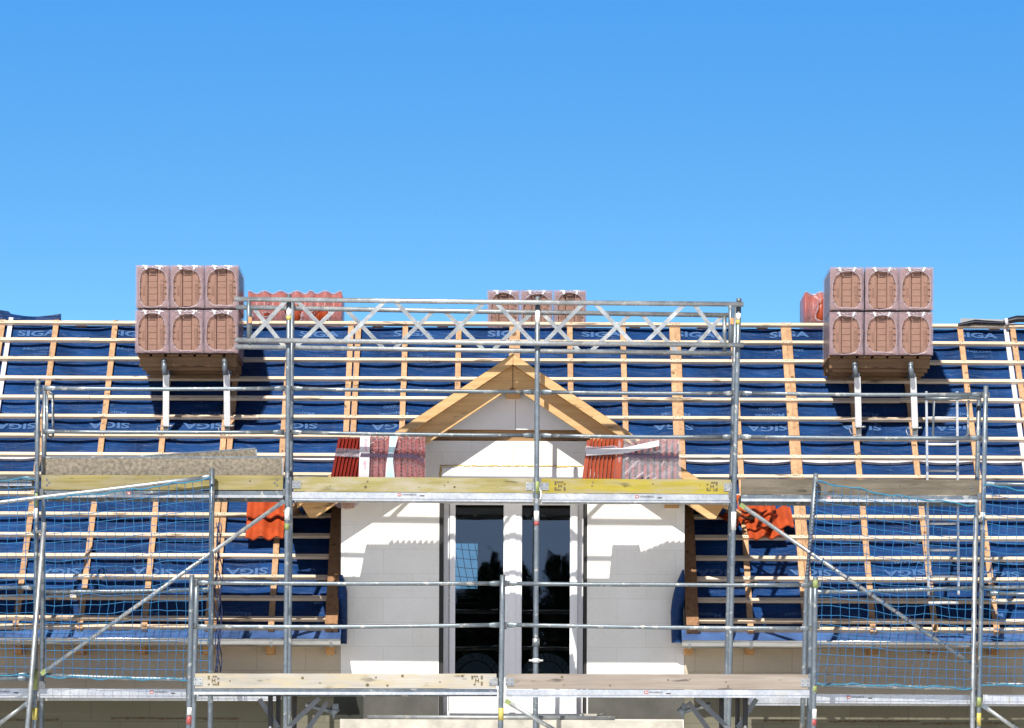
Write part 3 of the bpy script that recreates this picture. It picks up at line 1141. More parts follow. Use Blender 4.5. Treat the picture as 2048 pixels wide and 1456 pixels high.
# dormer roof covering (sheathing with membrane) running back into the main roof
dr = MB()
for s in (-1, 1):
    n = 10
    top = []
    for i in range(n + 1):
        d = EXT * i / n
        z = APEX - d * TG + .004
        yb = YE + (z - ZE) / TP
        top.append((XC + s * d, z, max(yb, YB0 + .3)))
    vs = [(x, YB0 + .001, z) for x, z, y in top] + [(x, y, z) for x, z, y in top] + [(x, YB0 + .17, z - .10) for x, z, y in top] + [(x, y, z - .10) for x, z, y in top]
    k = n + 1
    fs = []
    for i in range(n):
        fs.append((i, i + 1, k + i + 1, k + i))
        fs.append((2 * k + i, 2 * k + i + 1, 3 * k + i + 1, 3 * k + i))
    dr.add(vs, fs)
dr.build('dormer_roof', 'membrane', house)
for s in (-1, 1):
    ext = MB()
    z = APEX - EXT * TG
    yb = YE + (z - ZE) / TP
    ext.prism([(XC + s * (EXT - .02), z + .016), (XC + s * (EXT + .16), z - .16 * TG), (XC + s * (EXT + .16), z - .16 * TG - .02), (XC + s * (EXT - .02), z - .02)], 'Y', 1.35, yb + .1)
    ext.build('dormer_eaves_extension', 'counter', house)  # strip added past the eaves so their shadow reaches further out
# cheek walls of the dormer
ck = MB()
for x in (XDL + .001, XDR - .101):
    zt_ = droof(x) - .2
    ck.prism([(YW + .301, ZE - .3), (YE + (zt_ - ZE) / TP + .2, zt_), (YW + .301, zt_)], 'X', x, x + .1)
ck.build('dormer_cheek', 'wall_white', house)

# balcony slab under the french window
sl = MB()
a, b_ = P(680, 1438, .80), P(1366, 1438, .80)
sl.bb((a.x, .80, a.z - .22), (b_.x, YW - .003, a.z))
sl.build('balcony_slab', 'concrete', house)

# things inside: wrapped insulation rolls seen through the panes
for i, (px0, px1, lab) in enumerate(((900, 1004, 'pale wrapped insulation roll behind the left pane of the french window'), (1040, 1146, 'pale wrapped insulation roll behind the right pane of the french window'))):
    y0 = YW + .30
    a, b_ = P(px0, 1300, y0), P(px1, 1300, y0)
    r_ = (b_.x - a.x) / 2
    zc_ = ZSLAB + .02 + r_
    zc_ = P(1024, 1306, y0).z - r_
    cx = (a.x + b_.x) / 2
    t = thing('insulation_roll', (cx, y0, zc_ - r_), lab, 'insulation roll', 'insulation rolls behind the window')
    mo = MB(); n = 28
    mo.tube([(cx, y0, zc_), (cx, y0 + 1.0, zc_)], r_, n)
    mo.build('wrapping', 'roll_ins', t)
    me_ = MB()
    for k_ in range(1, 2):
        rr = r_ * (1 - .30 * k_)
        pts = [(cx + rr * math.cos(2 * math.pi * i_ / n), y0 - .004, zc_ + rr * math.sin(2 * math.pi * i_ / n)) for i_ in range(n + 1)]
        me_.tube(pts, .005, 5, False)
    for k_ in range(13):
        th = math.pi * (k_ + rnd.uniform(-.4, .4)) / 12
        q0 = Vector((cx + r_ * .76 * math.cos(th), y0 - .003, zc_ + r_ * .76 * math.sin(th)))
        q1 = Vector((cx + r_ * .97 * math.cos(th + .12), y0 - .003, zc_ + r_ * .97 * math.sin(th + .12)))
        me_.tube([q0, q1], .002 + .002 * rnd.random(), 4, False)
    me_.build('rolled_layer', 'gasket', t)
# plinth under each roll
    pl = MB()
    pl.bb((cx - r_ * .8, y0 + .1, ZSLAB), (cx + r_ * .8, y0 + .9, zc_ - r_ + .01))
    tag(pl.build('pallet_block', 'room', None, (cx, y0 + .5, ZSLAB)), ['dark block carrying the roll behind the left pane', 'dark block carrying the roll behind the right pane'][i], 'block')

# ------------------------------------------------------------------ TILE PACKS
PW, PH, PD = .371, .467, 1.14

def make_pack(name, loc, label, cat, group, seed=3):
    """shrink wrapped bundle of roof tiles standing on edge, backs to the front"""
    pr = random.Random(seed)
    jx, jz, ja, jb = pr.uniform(-.006, .006), pr.uniform(-.008, .006), pr.uniform(.94, 1.03), pr.uniform(.95, 1.02)
    ph = pr.uniform(0, 6)
    t = thing(name, loc, label, cat, group)
    L = Vector(loc)
    w, h = PW - .012, PH - .012
    tl = MB()
    tl.bb(L + Vector((-w / 2 + .01, .028, .012)), L + Vector((w / 2 - .01, PD, h - .006)))
    # left and right raised pads, split by thin grooves; recessed centre channel
    nrow = 6
    rh = (h - .06) / nrow
    tl.prism([(L.x - w / 2 + .016, L.y + .012), (L.x - .085, L.y + .002), (L.x - .058, L.y + .006), (L.x - .046, L.y + .030), (L.x - w / 2 + .016, L.y + .030)], 'Z', L.z + .02, L.z + h - .02)
    tl.prism([(L.x + w / 2 - .016, L.y + .012), (L.x + .085, L.y + .002), (L.x + .058, L.y + .006), (L.x + .046, L.y + .030), (L.x + w / 2 - .016, L.y + .030)], 'Z', L.z + .02, L.z + h - .02)
    tk = MB()
    for k in range(nrow):
        z0 = .03 + k * rh
        tl.bb(L + Vector((-.045, .016, z0)), L + Vector((.045, .030, z0 + rh - .004)))
        if 0 < k < nrow - 1:
            for s_ in (-1, 1):
                tk.bb(L + Vector((s_ * .150, .000, z0)), L + Vector((s_ * .122, .012, z0 + .0035)))
    tk.build('tick_groove', 'clay_mark', t)
    for x0 in (-.115, .075):
        tl.bb(L + Vector((x0, -.002, .03)), L + Vector((x0 + .04, .006, h - .06)))
    tl.build('tile_bundle', 'clay', t)
    nb = MB()
    nb.prism([(L.x - .05, L.z + h - .02), (L.x + .05, L.z + h - .02), (L.x + .03, L.z + h - .055), (L.x - .03, L.z + h - .055)], 'Y', L.y - .006, L.y + .02)
    nb.bb(L + Vector((-.032, .010, h - .095)), L + Vector((.032, .018, h - .085)))
    nb.build('hanging_nib', 'clay_mark', t)
    tx = MB()
    text_flat(tx, 'HARZER 7', L + Vector((.098, -.0035, h * .44)), .034, (0, 0, 1), (-1, 0, 0), .0)
    text_flat(tx, 'BRAAS', L + Vector((-.095, -.0035, h * .42)), .026, (0, 0, 1), (-1, 0, 0), .0)
    tx.build('lettering', 'clay_mark', t)
    # front film with a large oval opening
    fmb = MB()
    N = 56
    def rect(th):
        c, s = math.cos(th), math.sin(th)
        k = 1 / max(abs(c) / (PW / 2 - .003), abs(s) / (PH / 2 - .003))
        return (c * k, s * k)
    def oval(th, sc=1.0):
        c, s = math.cos(th), math.sin(th)
        e = 2 / 3.0
        e2 = 2 / (2.7 if s > 0 else 3.6)
        wv = 1 + .02 * math.sin(3 * th + ph) + .012 * math.sin(7 * th + 2 * ph)
        return (.153 * ja * wv * math.copysign(abs(c) ** e2, c) + jx, .205 * jb * wv * math.copysign(abs(s) ** e2, s) - .008 + jz)
    rings = []
    ca = math.atan2(PH, PW)
    angs = []
    for a0, a1 in ((-ca, ca), (ca, math.pi - ca), (math.pi - ca, math.pi + ca), (math.pi + ca, 2 * math.pi - ca)):
        angs += [a0 + (a1 - a0) * i / (N // 4) for i in range(N // 4)]
    for q in range(4):
        f = q / 3
        rg = []
        for i in range(N):
            th = angs[i]
            a, b = rect(th), oval(th)
            wob = .004 * math.sin(th * 9 + q) * (1 if 0 < q < 3 else 0)
            rg.append(L + Vector((a[0] + (b[0] - a[0]) * f, -.014 - .010 * math.sin(f * 2.4) + wob, PH / 2 + a[1] + (b[1] - a[1]) * f)))
        rings.append(rg)
    vs = [p for r in rings for p in r]
    fs = [(q * N + i, q * N + (i + 1) % N, (q + 1) * N + (i + 1) % N, (q + 1) * N + i) for q in range(3) for i in range(N)]
    fmb.add(vs, fs, True)
    fo = fmb.build('wrap_film', 'film', t)
    rb = MB()
    for i in range(N):
        th0, th1 = 2 * math.pi * i / N, 2 * math.pi * (i + 1) / N
        s_ = math.sin(th0)
        rad = .0022 + (.0065 * pr.random() if (s_ < -.55 or s_ > .75) else .0015 * pr.random())
        a, b = oval(th0, 1.0), oval(th1, 1.0)
        rb.tube([L + Vector((a[0], -.024, PH / 2 + a[1])), L + Vector((b[0], -.024, PH / 2 + b[1]))], rad, 5, False)
    rb.build('film_edge', 'film_rim', t)
    sd = MB()
    x, y0, y1 = PW / 2 - .003, -.013, PD + .01
    q = [(x, y0), (x, y1), (-x, y1), (-x, y0)]
    for (a, b) in ((0, 1), (1, 2), (2, 3)):
        sd.add([L + Vector((*q[a], .003)), L + Vector((*q[b], .003)), L + Vector((*q[b], PH - .003)), L + Vector((*q[a], PH - .003))], [(0, 1, 2, 3)])
    sd.add([L + Vector((*p_, PH - .003)) for p_ in q], [(0, 1, 2, 3)])
    sd.build('side_film', 'film_side', t)
    tp = MB()
    for s in (-1, 1):
        tp.bar(L + Vector((s * .088, -.028, PH - .006)), L + Vector((s * .066, -.030, PH - .05)), .004, .022, (1, 0, 0))
    for k in range(7):
        xx = -.12 + .04 * k + pr.uniform(-.012, .012)
        tp.bar(L + Vector((xx, -.024, PH - pr.uniform(.012, .03))), L + Vector((xx + pr.uniform(.01, .04), -.026, PH - pr.uniform(.012, .045))), .004, .005, (0, 0, 1))
    tp.build('tape_strip', 'tape', t)
    return t

YPAL = 3.5
def pallet(px_l, px_r, y_top, label):
    a, b = P(px_l, y_top, YPAL), P(px_r, y_top, YPAL)
    z = a.z
    t = thing('wooden_pallet', ((a.x + b.x) / 2, YPAL, z - .16), label, 'pallet', 'pallets standing on the roof')
    wid = b.x - a.x
    n = 7
    for k in range(n):      # deck boards run front to back
        m_ = MB()
        x0 = a.x + wid * k / n + .012
        m_.bb((x0, YPAL + .0, z - .022), (x0 + wid / n - .03, YPAL + 1.08, z - .001))
        m_.build('deck_board', 'pallet', t)
    for yy in (.06, .50, .98):
        m_ = MB(); m_.bb((a.x + .03, YPAL + yy, z - .125), (b.x - .03, YPAL + yy + .075, z - .0225)); m_.build('stringer', 'pallet', t)
    for k, yy in enumerate((.13, .54, .97)):
        m_ = MB(); m_.bb((a.x + .07, YPAL + yy, z - .16), (b.x - .05, YPAL + yy + .1, z - .1255)); m_.build('base_board', 'pallet', t)
    return t

cols = ['left', 'middle', 'right']
protos = []
npk = 0
def pack_row(xs_px, y_bot, Y, labels, group):
    global npk
    out = []
    for px, lab in zip(xs_px, labels):
        p = P(px, y_bot, Y)
        if len(protos) < 5:
            o = make_pack('tile_pack', p, lab, 'tile pack', group, 3 + 7 * len(protos))
            protos.append(o)
        else:
            npk += 1
            o = copy_tree(protos[(npk * 2 + npk // 3) % 5], p, lab, group)
        out.append(o)
    return out

GL = 'shrink wrapped tile packs on the roof'
pallet(273, 478, 708, 'wooden pallet under the six pink wrapped tile packs on the left of the roof')
pallet(1654, 1866, 711.5, 'wooden pallet under the six pink wrapped tile packs on the right of the roof')
for side, xs, yb, yt in (('left', (304.5, 373.5, 442.5), 707, 617.5), ('right', (1692.5, 1763, 1831.5), 711, 621.5)):
    pack_row(xs, yb, YPAL - .12, [f'pink wrapped tile pack, {c} of the bottom row on the {side} roof pallet' for c in cols], GL)
    pack_row([x + 1 for x in xs], yt, YPAL - .12, [f'pink wrapped tile pack, {c} of the top row on the {side} roof pallet' for c in cols], GL)
# behind the ridge, centre
YBK = 5.9
pack_row((1007, 1073, 1140), 663.5, YBK, [f'wrapped clay tile pack peeping over the ridge above the dormer, {c} of the three' for c in cols], GL)

# red packs behind the ridge: glazed faces forward, film torn open
def make_red_pack(loc, label, hole):
    t = thing('red_tile_pack', loc, label, 'tile pack', 'red tile packs behind the ridge')
    L = Vector(loc)
    w = PW - .01
    H = .445
    tl = MB()
    def wave(x):
        return .020 * math.cos(2 * math.pi * (x / (w / 2)))
    n = 24
    poly_f = [(-w / 2 + w * i / n) for i in range(n + 1)]
    vs, fs = [], []
    for x in poly_f:
        y = -wave(x) - .0
        vs += [L + Vector((x, y, 0)), L + Vector((x, y, H - .018 + wave(x) * .7)), L + Vector((x, 1.0, H - .018 + wave(x) * .7)), L + Vector((x, 1.0, 0))]
    for i in range(n):
        for k in range(4):
            k2 = (k + 1) % 4
            fs.append((i * 4 + k, i * 4 + 4 + k, i * 4 + 4 + k2, i * 4 + k2))
    fs += [(0, 1, 2, 3), (n * 4 + 3, n * 4 + 2, n * 4 + 1, n * 4)]
    tl.add(vs, fs, True)
    tl.build('tile_bundle', 'redtile', t)
    fb = MB()
    N = 40
    hx, hz, hr, hv = hole
    rings = [[], [], []]
    for i in range(N):
        th = 2 * math.pi * (i + .5) / N
        c, s = math.cos(th), math.sin(th)
        k = 1 / max(abs(c) / (w / 2 + .004), abs(s) / (H / 2))
        o = Vector((c * k, 0, s * k + H / 2))
        j = Vector((hx + c * hr * (1 + .25 * math.sin(3 * th + hx * 40)), 0, hz + s * hv * (1 + .2 * math.sin(2 * th + 1))))
        for q, f in enumerate((0, .5, 1)):
            p = o.lerp(j, f)
            p.y = -wave(max(-w / 2, min(w / 2, p.x))) - .012 - .02 * f
            if q == 0 and s > .5:
                p.z += wave(max(-w / 2, min(w / 2, p.x))) * .7 - .008
            rings[q].append(L + p)
    fb.add([p for r in rings for p in r], [(q * N + i, q * N + (i + 1) % N, (q + 1) * N + (i + 1) % N, (q + 1) * N + i) for q in range(2) for i in range(N)], True)
    fb.build('wrap_film', 'film_red', t)
    rb = MB()
    for i in range(N):
        a, b = rings[2][i], rings[2][(i + 1) % N]
        if rnd.random() < .8:
            rb.tube([a, b], .003 + .007 * rnd.random(), 5, False)
    for k in range(14):
        x = rnd.uniform(-.15, .15); z = rnd.uniform(.05, .4)
        rb.bar(L + Vector((x, -.04, z)), L + Vector((x + rnd.uniform(-.03, .03), -.042, z + rnd.uniform(.01, .05))), .003, .004)
    rb.build('film_edge', 'film_rim', t)
    sd = MB()
    x = w / 2 + .004
    for s in (-1, 1):
        sd.add([L + Vector((s * x, -.01, 0)), L + Vector((s * x, 1.02, 0)), L + Vector((s * x, 1.02, H)), L + Vector((s * x, -.01, H))], [(0, 1, 2, 3)])
    sd.build('side_film', 'film_side', t)
    tr_ = MB()
    pts = []
    for i in range(25):
        xx = -w / 2 + w * i / 24
        pts.append(L + Vector((xx, -wave(xx) - .008, H - .012 + wave(xx) * .7)))
    tr_.tube(pts, .006, 5, False)
    tr_.build('top_fold', 'film_rim', t)
    return t
for px, lab, hole in ((529, 'red tile pack behind the left ridge, next to the left pallet with closed film', (.02, .18, .04, .03)),
                      (593, 'middle red tile pack of three behind the left ridge, film torn around a post', (-.02, .20, .10, .12)),
                      (650, 'rightmost red tile pack behind the left ridge with a round tear showing orange tiles', (-.04, .16, .10, .13))):
    make_red_pack(P(px, 662, YBK), lab, hole)
make_red_pack(P(1642, 664, YBK), 'single red tile pack with torn film half hidden behind the right pallet stack', (.06, .25, .12, .15))
# pallets for them behind the ridge
for px0, px1, lab in ((497, 684, 'pallet behind the ridge under the three red tile packs'), (974, 1174, 'pallet behind the ridge under the clay tile packs above the dormer'), (1608, 1700, 'pallet behind the ridge under the single red tile pack')):
    a, b = P(px0, 664, YBK), P(px1, 664, YBK)
    t = thing('wooden_pallet', ((a.x + b.x) / 2, YBK + .5, a.z - .14), lab, 'pallet', 'pallets behind the ridge')
    for k in range(5):
        m_ = MB(); m_.bb((a.x, YBK + .02 + .22 * k, a.z - .026), (b.x, YBK + .14 + .22 * k, a.z - .002)); m_.build('deck_board', 'pallet', t)
    for k in range(3):
        xx = a.x + (b.x - a.x - .1) * k / 2
        m_ = MB(); m_.bb((xx, YBK + .02, a.z - .14), (xx + .1, YBK + 1.0, a.z - .0265)); m_.build('stringer', 'pallet', t)

# roof brackets carrying the front pallets
def roof_bracket(px_t, py_t, px_b, py_b, lab):
    top = P(px_t, py_t, YPAL - .02)
    t = thing('roof_bracket', P(px_b, py_b, 3.70), lab, 'roof bracket', 'steel roof brackets under the tile pallets')
    m_ = MB(); q = P(px_t + 2, py_t + 32, YPAL - .02)
    m_.tube([top, q], .029, 12); m_.build('sleeve', 'steel', t)
    c = P(px_t + 5, py_t + 30, YPAL + .05)
    d = P(px_b, py_b - 20, 3.66)
    m_ = MB(); m_.bar(c, d, .066, .05, (0, 1, 0)); m_.build('post', 'white_steel', t)
    m_ = MB(); m_.bar(d, P(px_b + .5, py_b + 6, 3.68), .055, .04, (0, 1, 0)); m_.build('foot', 'steel_hi', t)
    m_ = MB(); m_.box(P(px_b - .5, py_b - 17, 3.62), (.05, .02, .02)); m_.build('slot', 'gasket', t)
    m_ = MB(); m_.bar(P(px_t + 5, py_t + 27, YPAL + .02), Vector((P(px_t + 5, 700, YPAL).x, YPAL + 1.0, top.z - .06)), .05, .05); m_.build('carrier_arm', 'steel', t)
    m_ = MB()
    e = P(px_b - 5, py_b - 20, 3.6); k = Vector((0, 0, -.075))
    m_.tube([e, e + Vector((-.055, 0, .0)), e + Vector((-.07, 0, -.03)), e + Vector((-.05, 0, -.075)), e + Vector((-.005, 0, -.08))], .006, 6)
    m_.tube([P(px_b + 6, py_b - 20, 3.6), P(px_b + 14, py_b - 21, 3.6)], .01, 6)
    m_.build('hook', 'steel_hi', t)
roof_bracket(327.5, 718, 332, 872, 'steel roof bracket with white post under the left side of the left tile pallet')
roof_bracket(448.5, 718, 454.5, 872, 'steel roof bracket with white post under the right side of the left tile pallet')
roof_bracket(1709.5, 723, 1717, 874, 'steel roof bracket with white post under the left side of the right tile pallet')
roof_bracket(1821, 724, 1830, 876, 'steel roof bracket with white post under the right side of the right tile pallet')

# ------------------------------------------------------------------ SCAFFOLD
scaf = thing('scaffold', (0, 0.35, 0), 'galvanised steel facade scaffold with yellow toe boards standing before the house wall', 'scaffold')
TR = .0243
def vpost(p_top, p_bot, Yd, par, top_extra=None, nm='post', mat='steel', r=TR):
    a = P(*p_top, Yd[0]); b = P(*p_bot, Yd[0])
    d = (b - a)
    a2 = a + Vector((0, Yd[1], 0)); b2 = b + Vector((0, Yd[1], 0))
    t = b2.z / max(1e-6, (a2.z - b2.z))
    g_ = b2 + (b2 - a2) * t
    m_ = MB()
    n = 5
    m_.tube([a2.lerp(b2, i / n) for i in range(n + 1)] + [Vector((g_.x, g_.y, 0.0))], r, 12)
    return m_.build(nm, mat, par)
uposts = [((76, 758), (69, 1456)), ((578, 589), (571.5, 1345)), ((1075.5, 593), (1071, 1456)), ((1478, 597), (1461, 1290)), ((1972, 772), (1956.5, 1456))]
for top, bot in uposts:
    po = vpost(top, bot, (0, 0), scaf)
    po2 = vpost(top, bot, (0, .73), scaf)
# stickers and paint marks on the posts
def sleeve(p0, p1, mat, par, Y=0.0, r=TR + .0012, nm='post_sticker'):
    m_ = MB(); m_.tube([P(*p0, Y), P(*p1, Y)], r, 12); return m_.build(nm, mat, par)
for p0, p1, mt in (((577.8, 618), (577.6, 632), 'white'), ((577.6, 632), (577.5, 640), 'yellow'), ((1075.3, 621), (1075.2, 648), 'white'), ((1477, 627), (1476.5, 640), 'white'), ((1476.5, 640), (1476.3, 649), 'yellow'),
                   ((574.2, 1015), (574, 1040), 'white'), ((573.8, 1047), (573.6, 1060), 'lime'), ((1074, 963), (1074, 988), 'lime'),
                   ((1073, 1022), (1073, 1042), 'white'), ((1073, 1043), (1073, 1051), 'redp'), ((1467.6, 1024), (1466.8, 1060), 'white'),
                   ((73, 985), (72.7, 1013), 'lime'), ((72.6, 1017), (72.4, 1038), 'white'), ((69.5, 1416), (69.3, 1440), 'yellow'), ((70.2, 1338), (69.8, 1380), 'lime'),
                   ((1966.3, 1025), (1966, 1037), 'white'), ((1965.5, 1049), (1965.2, 1060), 'white'), ((1958, 1395), (1957.6, 1414), 'lime'), ((1957.5, 1426), (1957, 1452), 'yellow'),
                   ((1478, 597), (1477.8, 606), 'steel_dark'), ((578, 596), (577.9, 603), 'steel_dark'), ((1075.4, 598), (1075.3, 606), 'steel_dark')):
    sleeve(p0, p1, mt, scaf, r=TR + .0014)
# guard rails
def rail(p0, p1, par, mat='steel', Y=0.0, r=.0195, flat=(True, True), nm='guard_rail'):
    a, b = P(*p0, Y), P(*p1, Y)
    d = (b - a).normalized()
    m_ = MB()
    a2, b2 = a + d * (.115 if flat[0] else 0), b - d * (.115 if flat[1] else 0)
    n = max(2, int((b - a).length / .35))
    pts = []
    ph = rnd.uniform(0, 9)
    for i in range(n + 1):
        t = i / n
        q = a2.lerp(b2, t)
        q.z += .004 * noise.noise(Vector((t * 3, ph, 1))) * math.sin(math.pi * t) - .006 * math.sin(math.pi * t)
        pts.append(q)
    m_.tube(pts, r, 12)
    for fl_, p, q in ((flat[0], a, a2), (flat[1], b, b2)):
        if fl_:
            u = (q - p).normalized()
            # taper from round to flat
            mid = p + u * .075
            vs = []
            N = 8
            for c_, sx, sz in ((q, r, r), (mid, .010, r * 1.35), (p, .008, r * 1.35)):
                for k in range(N):
                    th = 2 * math.pi * k / N
                    vs.append(c_ + Vector((0, sx * math.cos(th), sz * math.sin(th))))
            fs = [(j * N + k, j * N + (k + 1) % N, (j + 1) * N + (k + 1) % N, (j + 1) * N + k) for j in range(2) for k in range(N)]
            fs.append([2 * N + k for k in range(N)])
            m_.add(vs, fs, True)
    return m_.build(nm, mat, par)
YRL = 0.035
for seg in (((88, 776.5), (572, 777)), ((582, 777), (1070, 784)), ((1080, 784), (1470, 787)), ((1480, 786.5), (1966, 789)),
            ((86, 863), (569, 864.5)), ((580, 864.5), (1069, 871)), ((1079, 871), (1468, 874)), ((1479, 873.5), (1964, 876))):
    rail(seg[0], seg[1], scaf, Y=YRL)
# couplers / wedge brackets where rails meet posts
def bracket(px, py, par, Y=0.03):
    m_ = MB(); c = P(px, py, Y)
    m_.box(c, (.07, .035, .05)); m_.tube([c + Vector((0, 0, -.03)), c + Vector((0, 0, .03))], TR + .006, 10)
    m_.build('rail_bracket', 'steel_dark', par)
for top, bot in uposts:
    for py in (779, 867):
        t = (py - top[1]) / (bot[1] - top[1])
        x = top[0] + (bot[0] - top[0]) * t
        bracket(x, py + (x - 76) * .006, scaf)
# toe boards
def toe(p0, p1, h, mat, par, Y=.045, clips=(1, 1), screws=True):
    a, b = P(*p0, Y), P(*p1, Y)
    m_ = MB()
    n = 14
    vs, fs = [], []
    ph = rnd.uniform(0, 20)
    for i in range(n + 1):
        c = a.lerp(b, i / n)
        e = .004 * noise.noise(Vector((i * .8, ph, 0)))
        e2 = .004 * noise.noise(Vector((i * .8, ph, 4)))
        vs += [c + Vector((0, 0, e)), c + Vector((0, .032, e)), c + Vector((0, .032, -h + e2)), c + Vector((0, 0, -h + e2))]
    for i in range(n):
        for k in range(4):
            k2 = (k + 1) % 4
            fs.append((i * 4 + k, i * 4 + 4 + k, i * 4 + 4 + k2, i * 4 + k2))
    fs += [(0, 1, 2, 3), (n * 4 + 3, n * 4 + 2, n * 4 + 1, n * 4)]
    m_.add(vs, fs)
    o = m_.build('toe_board', mat, par)
    ux = (b - a).normalized()
    for e, s, on in ((a, 1, clips[0]), (b, -1, clips[1])):
        if not on: continue
        c = MB()
        q = e + ux * (s * .03)
        if on == 2:
            q = e + ux * (s * .06)
            for dx, dz in ((0, -.045), (.022 * s, -.075), (0, -.10)):
                c.tube([q + Vector((dx, -.004, dz)), q + Vector((dx, .004, dz))], .011, 8)
            c.build('bolt', 'steel_dark', o)
            continue
        c.bb(q + Vector((-.042, -.006, -h * .80)), q + Vector((.042, -.0005, -h * .28)))
        co = c.build('end_clip', 'steel_hi', o)
        d = MB()
        for dx, dz in ((-.02, -.42), (.02, -.42), (-.02, -.68), (.02, -.68)):
            d.tube([q + Vector((dx * 1.2, -.009, h * dz)), q + Vector((dx * 1.2, -.005, h * dz))], .006, 6)
        d.build('clip_bolt', 'steel_dark', o)
    return o
t1 = toe((82, 950), (566, 950.5), .148, 'toe_olive', scaf, clips=(2, 2))
t2 = toe((587, 953), (1066, 956.5), .148, 'toe_pale', scaf, clips=(1, 1))
t3 = toe((1083, 957), (1462, 959), .146, 'toe_yellow', scaf, clips=(1, 1))
t4 = toe((1482, 958.5), (1958, 960.5), .150, 'toe_grey', scaf, clips=(0, 2))
# knots / nail holes and stencil emblem on the boards
def dots(o, lst, Y=.045, mat='stencil'):
    m_ = MB()
    for px, py, r in lst:
        c = P(px, py, Y)
        m_.tube([c + Vector((0, -.0016, 0)), c + Vector((0, .001, 0))], r, 8)
    m_.build('nail_hole', mat, o)
dots(t2, [(735, 963, .010), (731, 974, .016), (896, 964, .008), (889, 971, .008), (909, 974, .012), (838, 975, .006), (604, 968, .006), (660, 972, .006), (1015, 968, .005), (995, 975, .005)])
dots(t3, [(1186, 965, .009), (1184, 972, .008), (1306, 968, .008), (1250, 974, .006), (1400, 970, .006)])
dots(t1, [(320, 957, .008), (250, 966, .006), (500, 962, .010), (430, 971, .007)])
dots(t4, [(1540, 970, .008), (1690, 966, .01), (1800, 972, .01), (1880, 968, .008)])
def stencil(o, px, py, Y):
    m_ = MB()
    c = P(px, py, Y - .0016)
    s = .046
    for i in range(-2, 3):
        for j in range(-2, 3):
            if max(abs(i), abs(j)) == 2 and rnd.random() < .85 and not (j == 0 and i in (-2, 2)):
                m_.bb(c + Vector((i * s * .5 - s * .2, -.001, j * s * .42 - s * .17)), c + Vector((i * s * .5 + s * .2, .001, j * s * .42 + s * .17)))
    text_flat(m_, 'H', c + Vector((0, -.001, 0)), s * .9, bold=.03)
    m_.build('stencil_emblem', 'stencil', o)
stencil(t3, 1120, 972, .045); stencil(t3, 1424, 973, .045)
# decks
def deck(pxl, pxr, pyl, pyr, par, Y0=.05, depth=.66, style=0, text=None, hr=.068):
    a, b = P(pxl, pyl, Y0), P(pxr, pyr, Y0)
    fr = MB()
    def rl_(y, w):
        p, q = Vector((a.x, y, a.z)), Vector((b.x, y, b.z))
        fr.bar(p + Vector((0, w / 2, -hr / 2)), q + Vector((0, w / 2, -hr / 2)), w, hr)
    rl_(Y0, .03)
    rl_(Y0 + depth - .03, .03)
    if style == 1:   # lit flange along the lower edge
        p, q = Vector((a.x, Y0 - .012, a.z - hr + .012)), Vector((b.x, Y0 - .012, b.z - hr + .012))
        fb_ = MB(); fb_.bar(p, q, .024, .026); flange = fb_
    else:
        flange = None
        p, q = Vector((a.x, Y0 + .014, a.z - hr - .012)), Vector((b.x, Y0 + .014, b.z - hr - .012))
        fr.bar(p, q, .016, .022)
    for t_ in (.02, .25, .5, .75, .98):
        p = Vector((a.x + (b.x - a.x) * t_, 0, a.z + (b.z - a.z) * t_ - hr * .6))
        fr.bar(p + Vector((0, Y0 + .03, 0)), p + Vector((0, Y0 + depth - .03, 0)), .035, .03)
    do = fr.build('deck', 'alu' if style != 1 else 'steel', par)
    if flange: flange.build('deck_flange', 'alu', do)
    pn = MB()
    pn.add([Vector((a.x, Y0 + .031, a.z - .012)), Vector((b.x, Y0 + .031, b.z - .012)), Vector((b.x, Y0 + depth - .031, b.z - .012)), Vector((a.x, Y0 + depth - .031, a.z - .012)),
            Vector((a.x, Y0 + .031, a.z - .002)), Vector((b.x, Y0 + .031, b.z - .002)), Vector((b.x, Y0 + depth - .031, b.z - .002)), Vector((a.x, Y0 + depth - .031, a.z - .002))],
           [(0, 1, 2, 3), (4, 5, 6, 7), (0, 1, 5, 4), (1, 2, 6, 5), (2, 3, 7, 6), (3, 0, 4, 7)])
    pn.build('walking_board', 'ply', do)
    if text:
        body, px, py, hgt = text
        c = P(px, py, Y0 - .0012)
        m_ = MB()
        w = text_flat(m_, body, c, hgt, bold=.02)
        m_.build('maker_lettering', 'ink', do)
        m_ = MB()
        e = c + Vector((-w / 2 - .028, 0, -.002))
        m_.bb(e + Vector((-.018, -.001, -.016)), e + Vector((.018, .001, .016)))
        m_.build('maker_emblem', 'redp', do)
        m_ = MB(); text_flat(m_, 'H', e + Vector((0, -.0018, 0)), .022, bold=.02); m_.build('emblem_letter', 'white', do)
        m_ = MB(); e = c + Vector((w / 2 + .055, 0, -.012)); m_.bb(e + Vector((-.022, -.001, -.006)), e + Vector((.022, .001, .006))); m_.build('size_mark', 'ink', do)
    return do
deck(82, 566, 981, 982, scaf, style=1, text=('BOSTA 70', 276, 986, .022))
deck(584, 1066, 983.5, 986.5, scaf, style=0, text=('HÜNNEBECK', 819, 989, .022), hr=.062)
deck(1083, 1464, 987, 988.5, scaf, style=0, text=('HÜNNEBECK', 1294, 993, .022), hr=.062)
deck(1482, 1958, 989, 991, scaf, style=1, text=('BOSTA 70', 1676, 996, .022))
deck(78, 372, 1377, 1378, scaf, text=('HÜNNEBECK', 322, 1384, .02))
deck(-160, 62, 1376.5, 1377, scaf, text=('HÜNNEBECK', 8, 1383, .02))
deck(1632, 1948, 1388, 1390, scaf, text=('HÜNNEBECK', 1716, 1394, .02))
deck(1966, 2200, 1389.5, 1390.5, scaf)
deck(-160, 64, 957, 958, scaf, style=1)

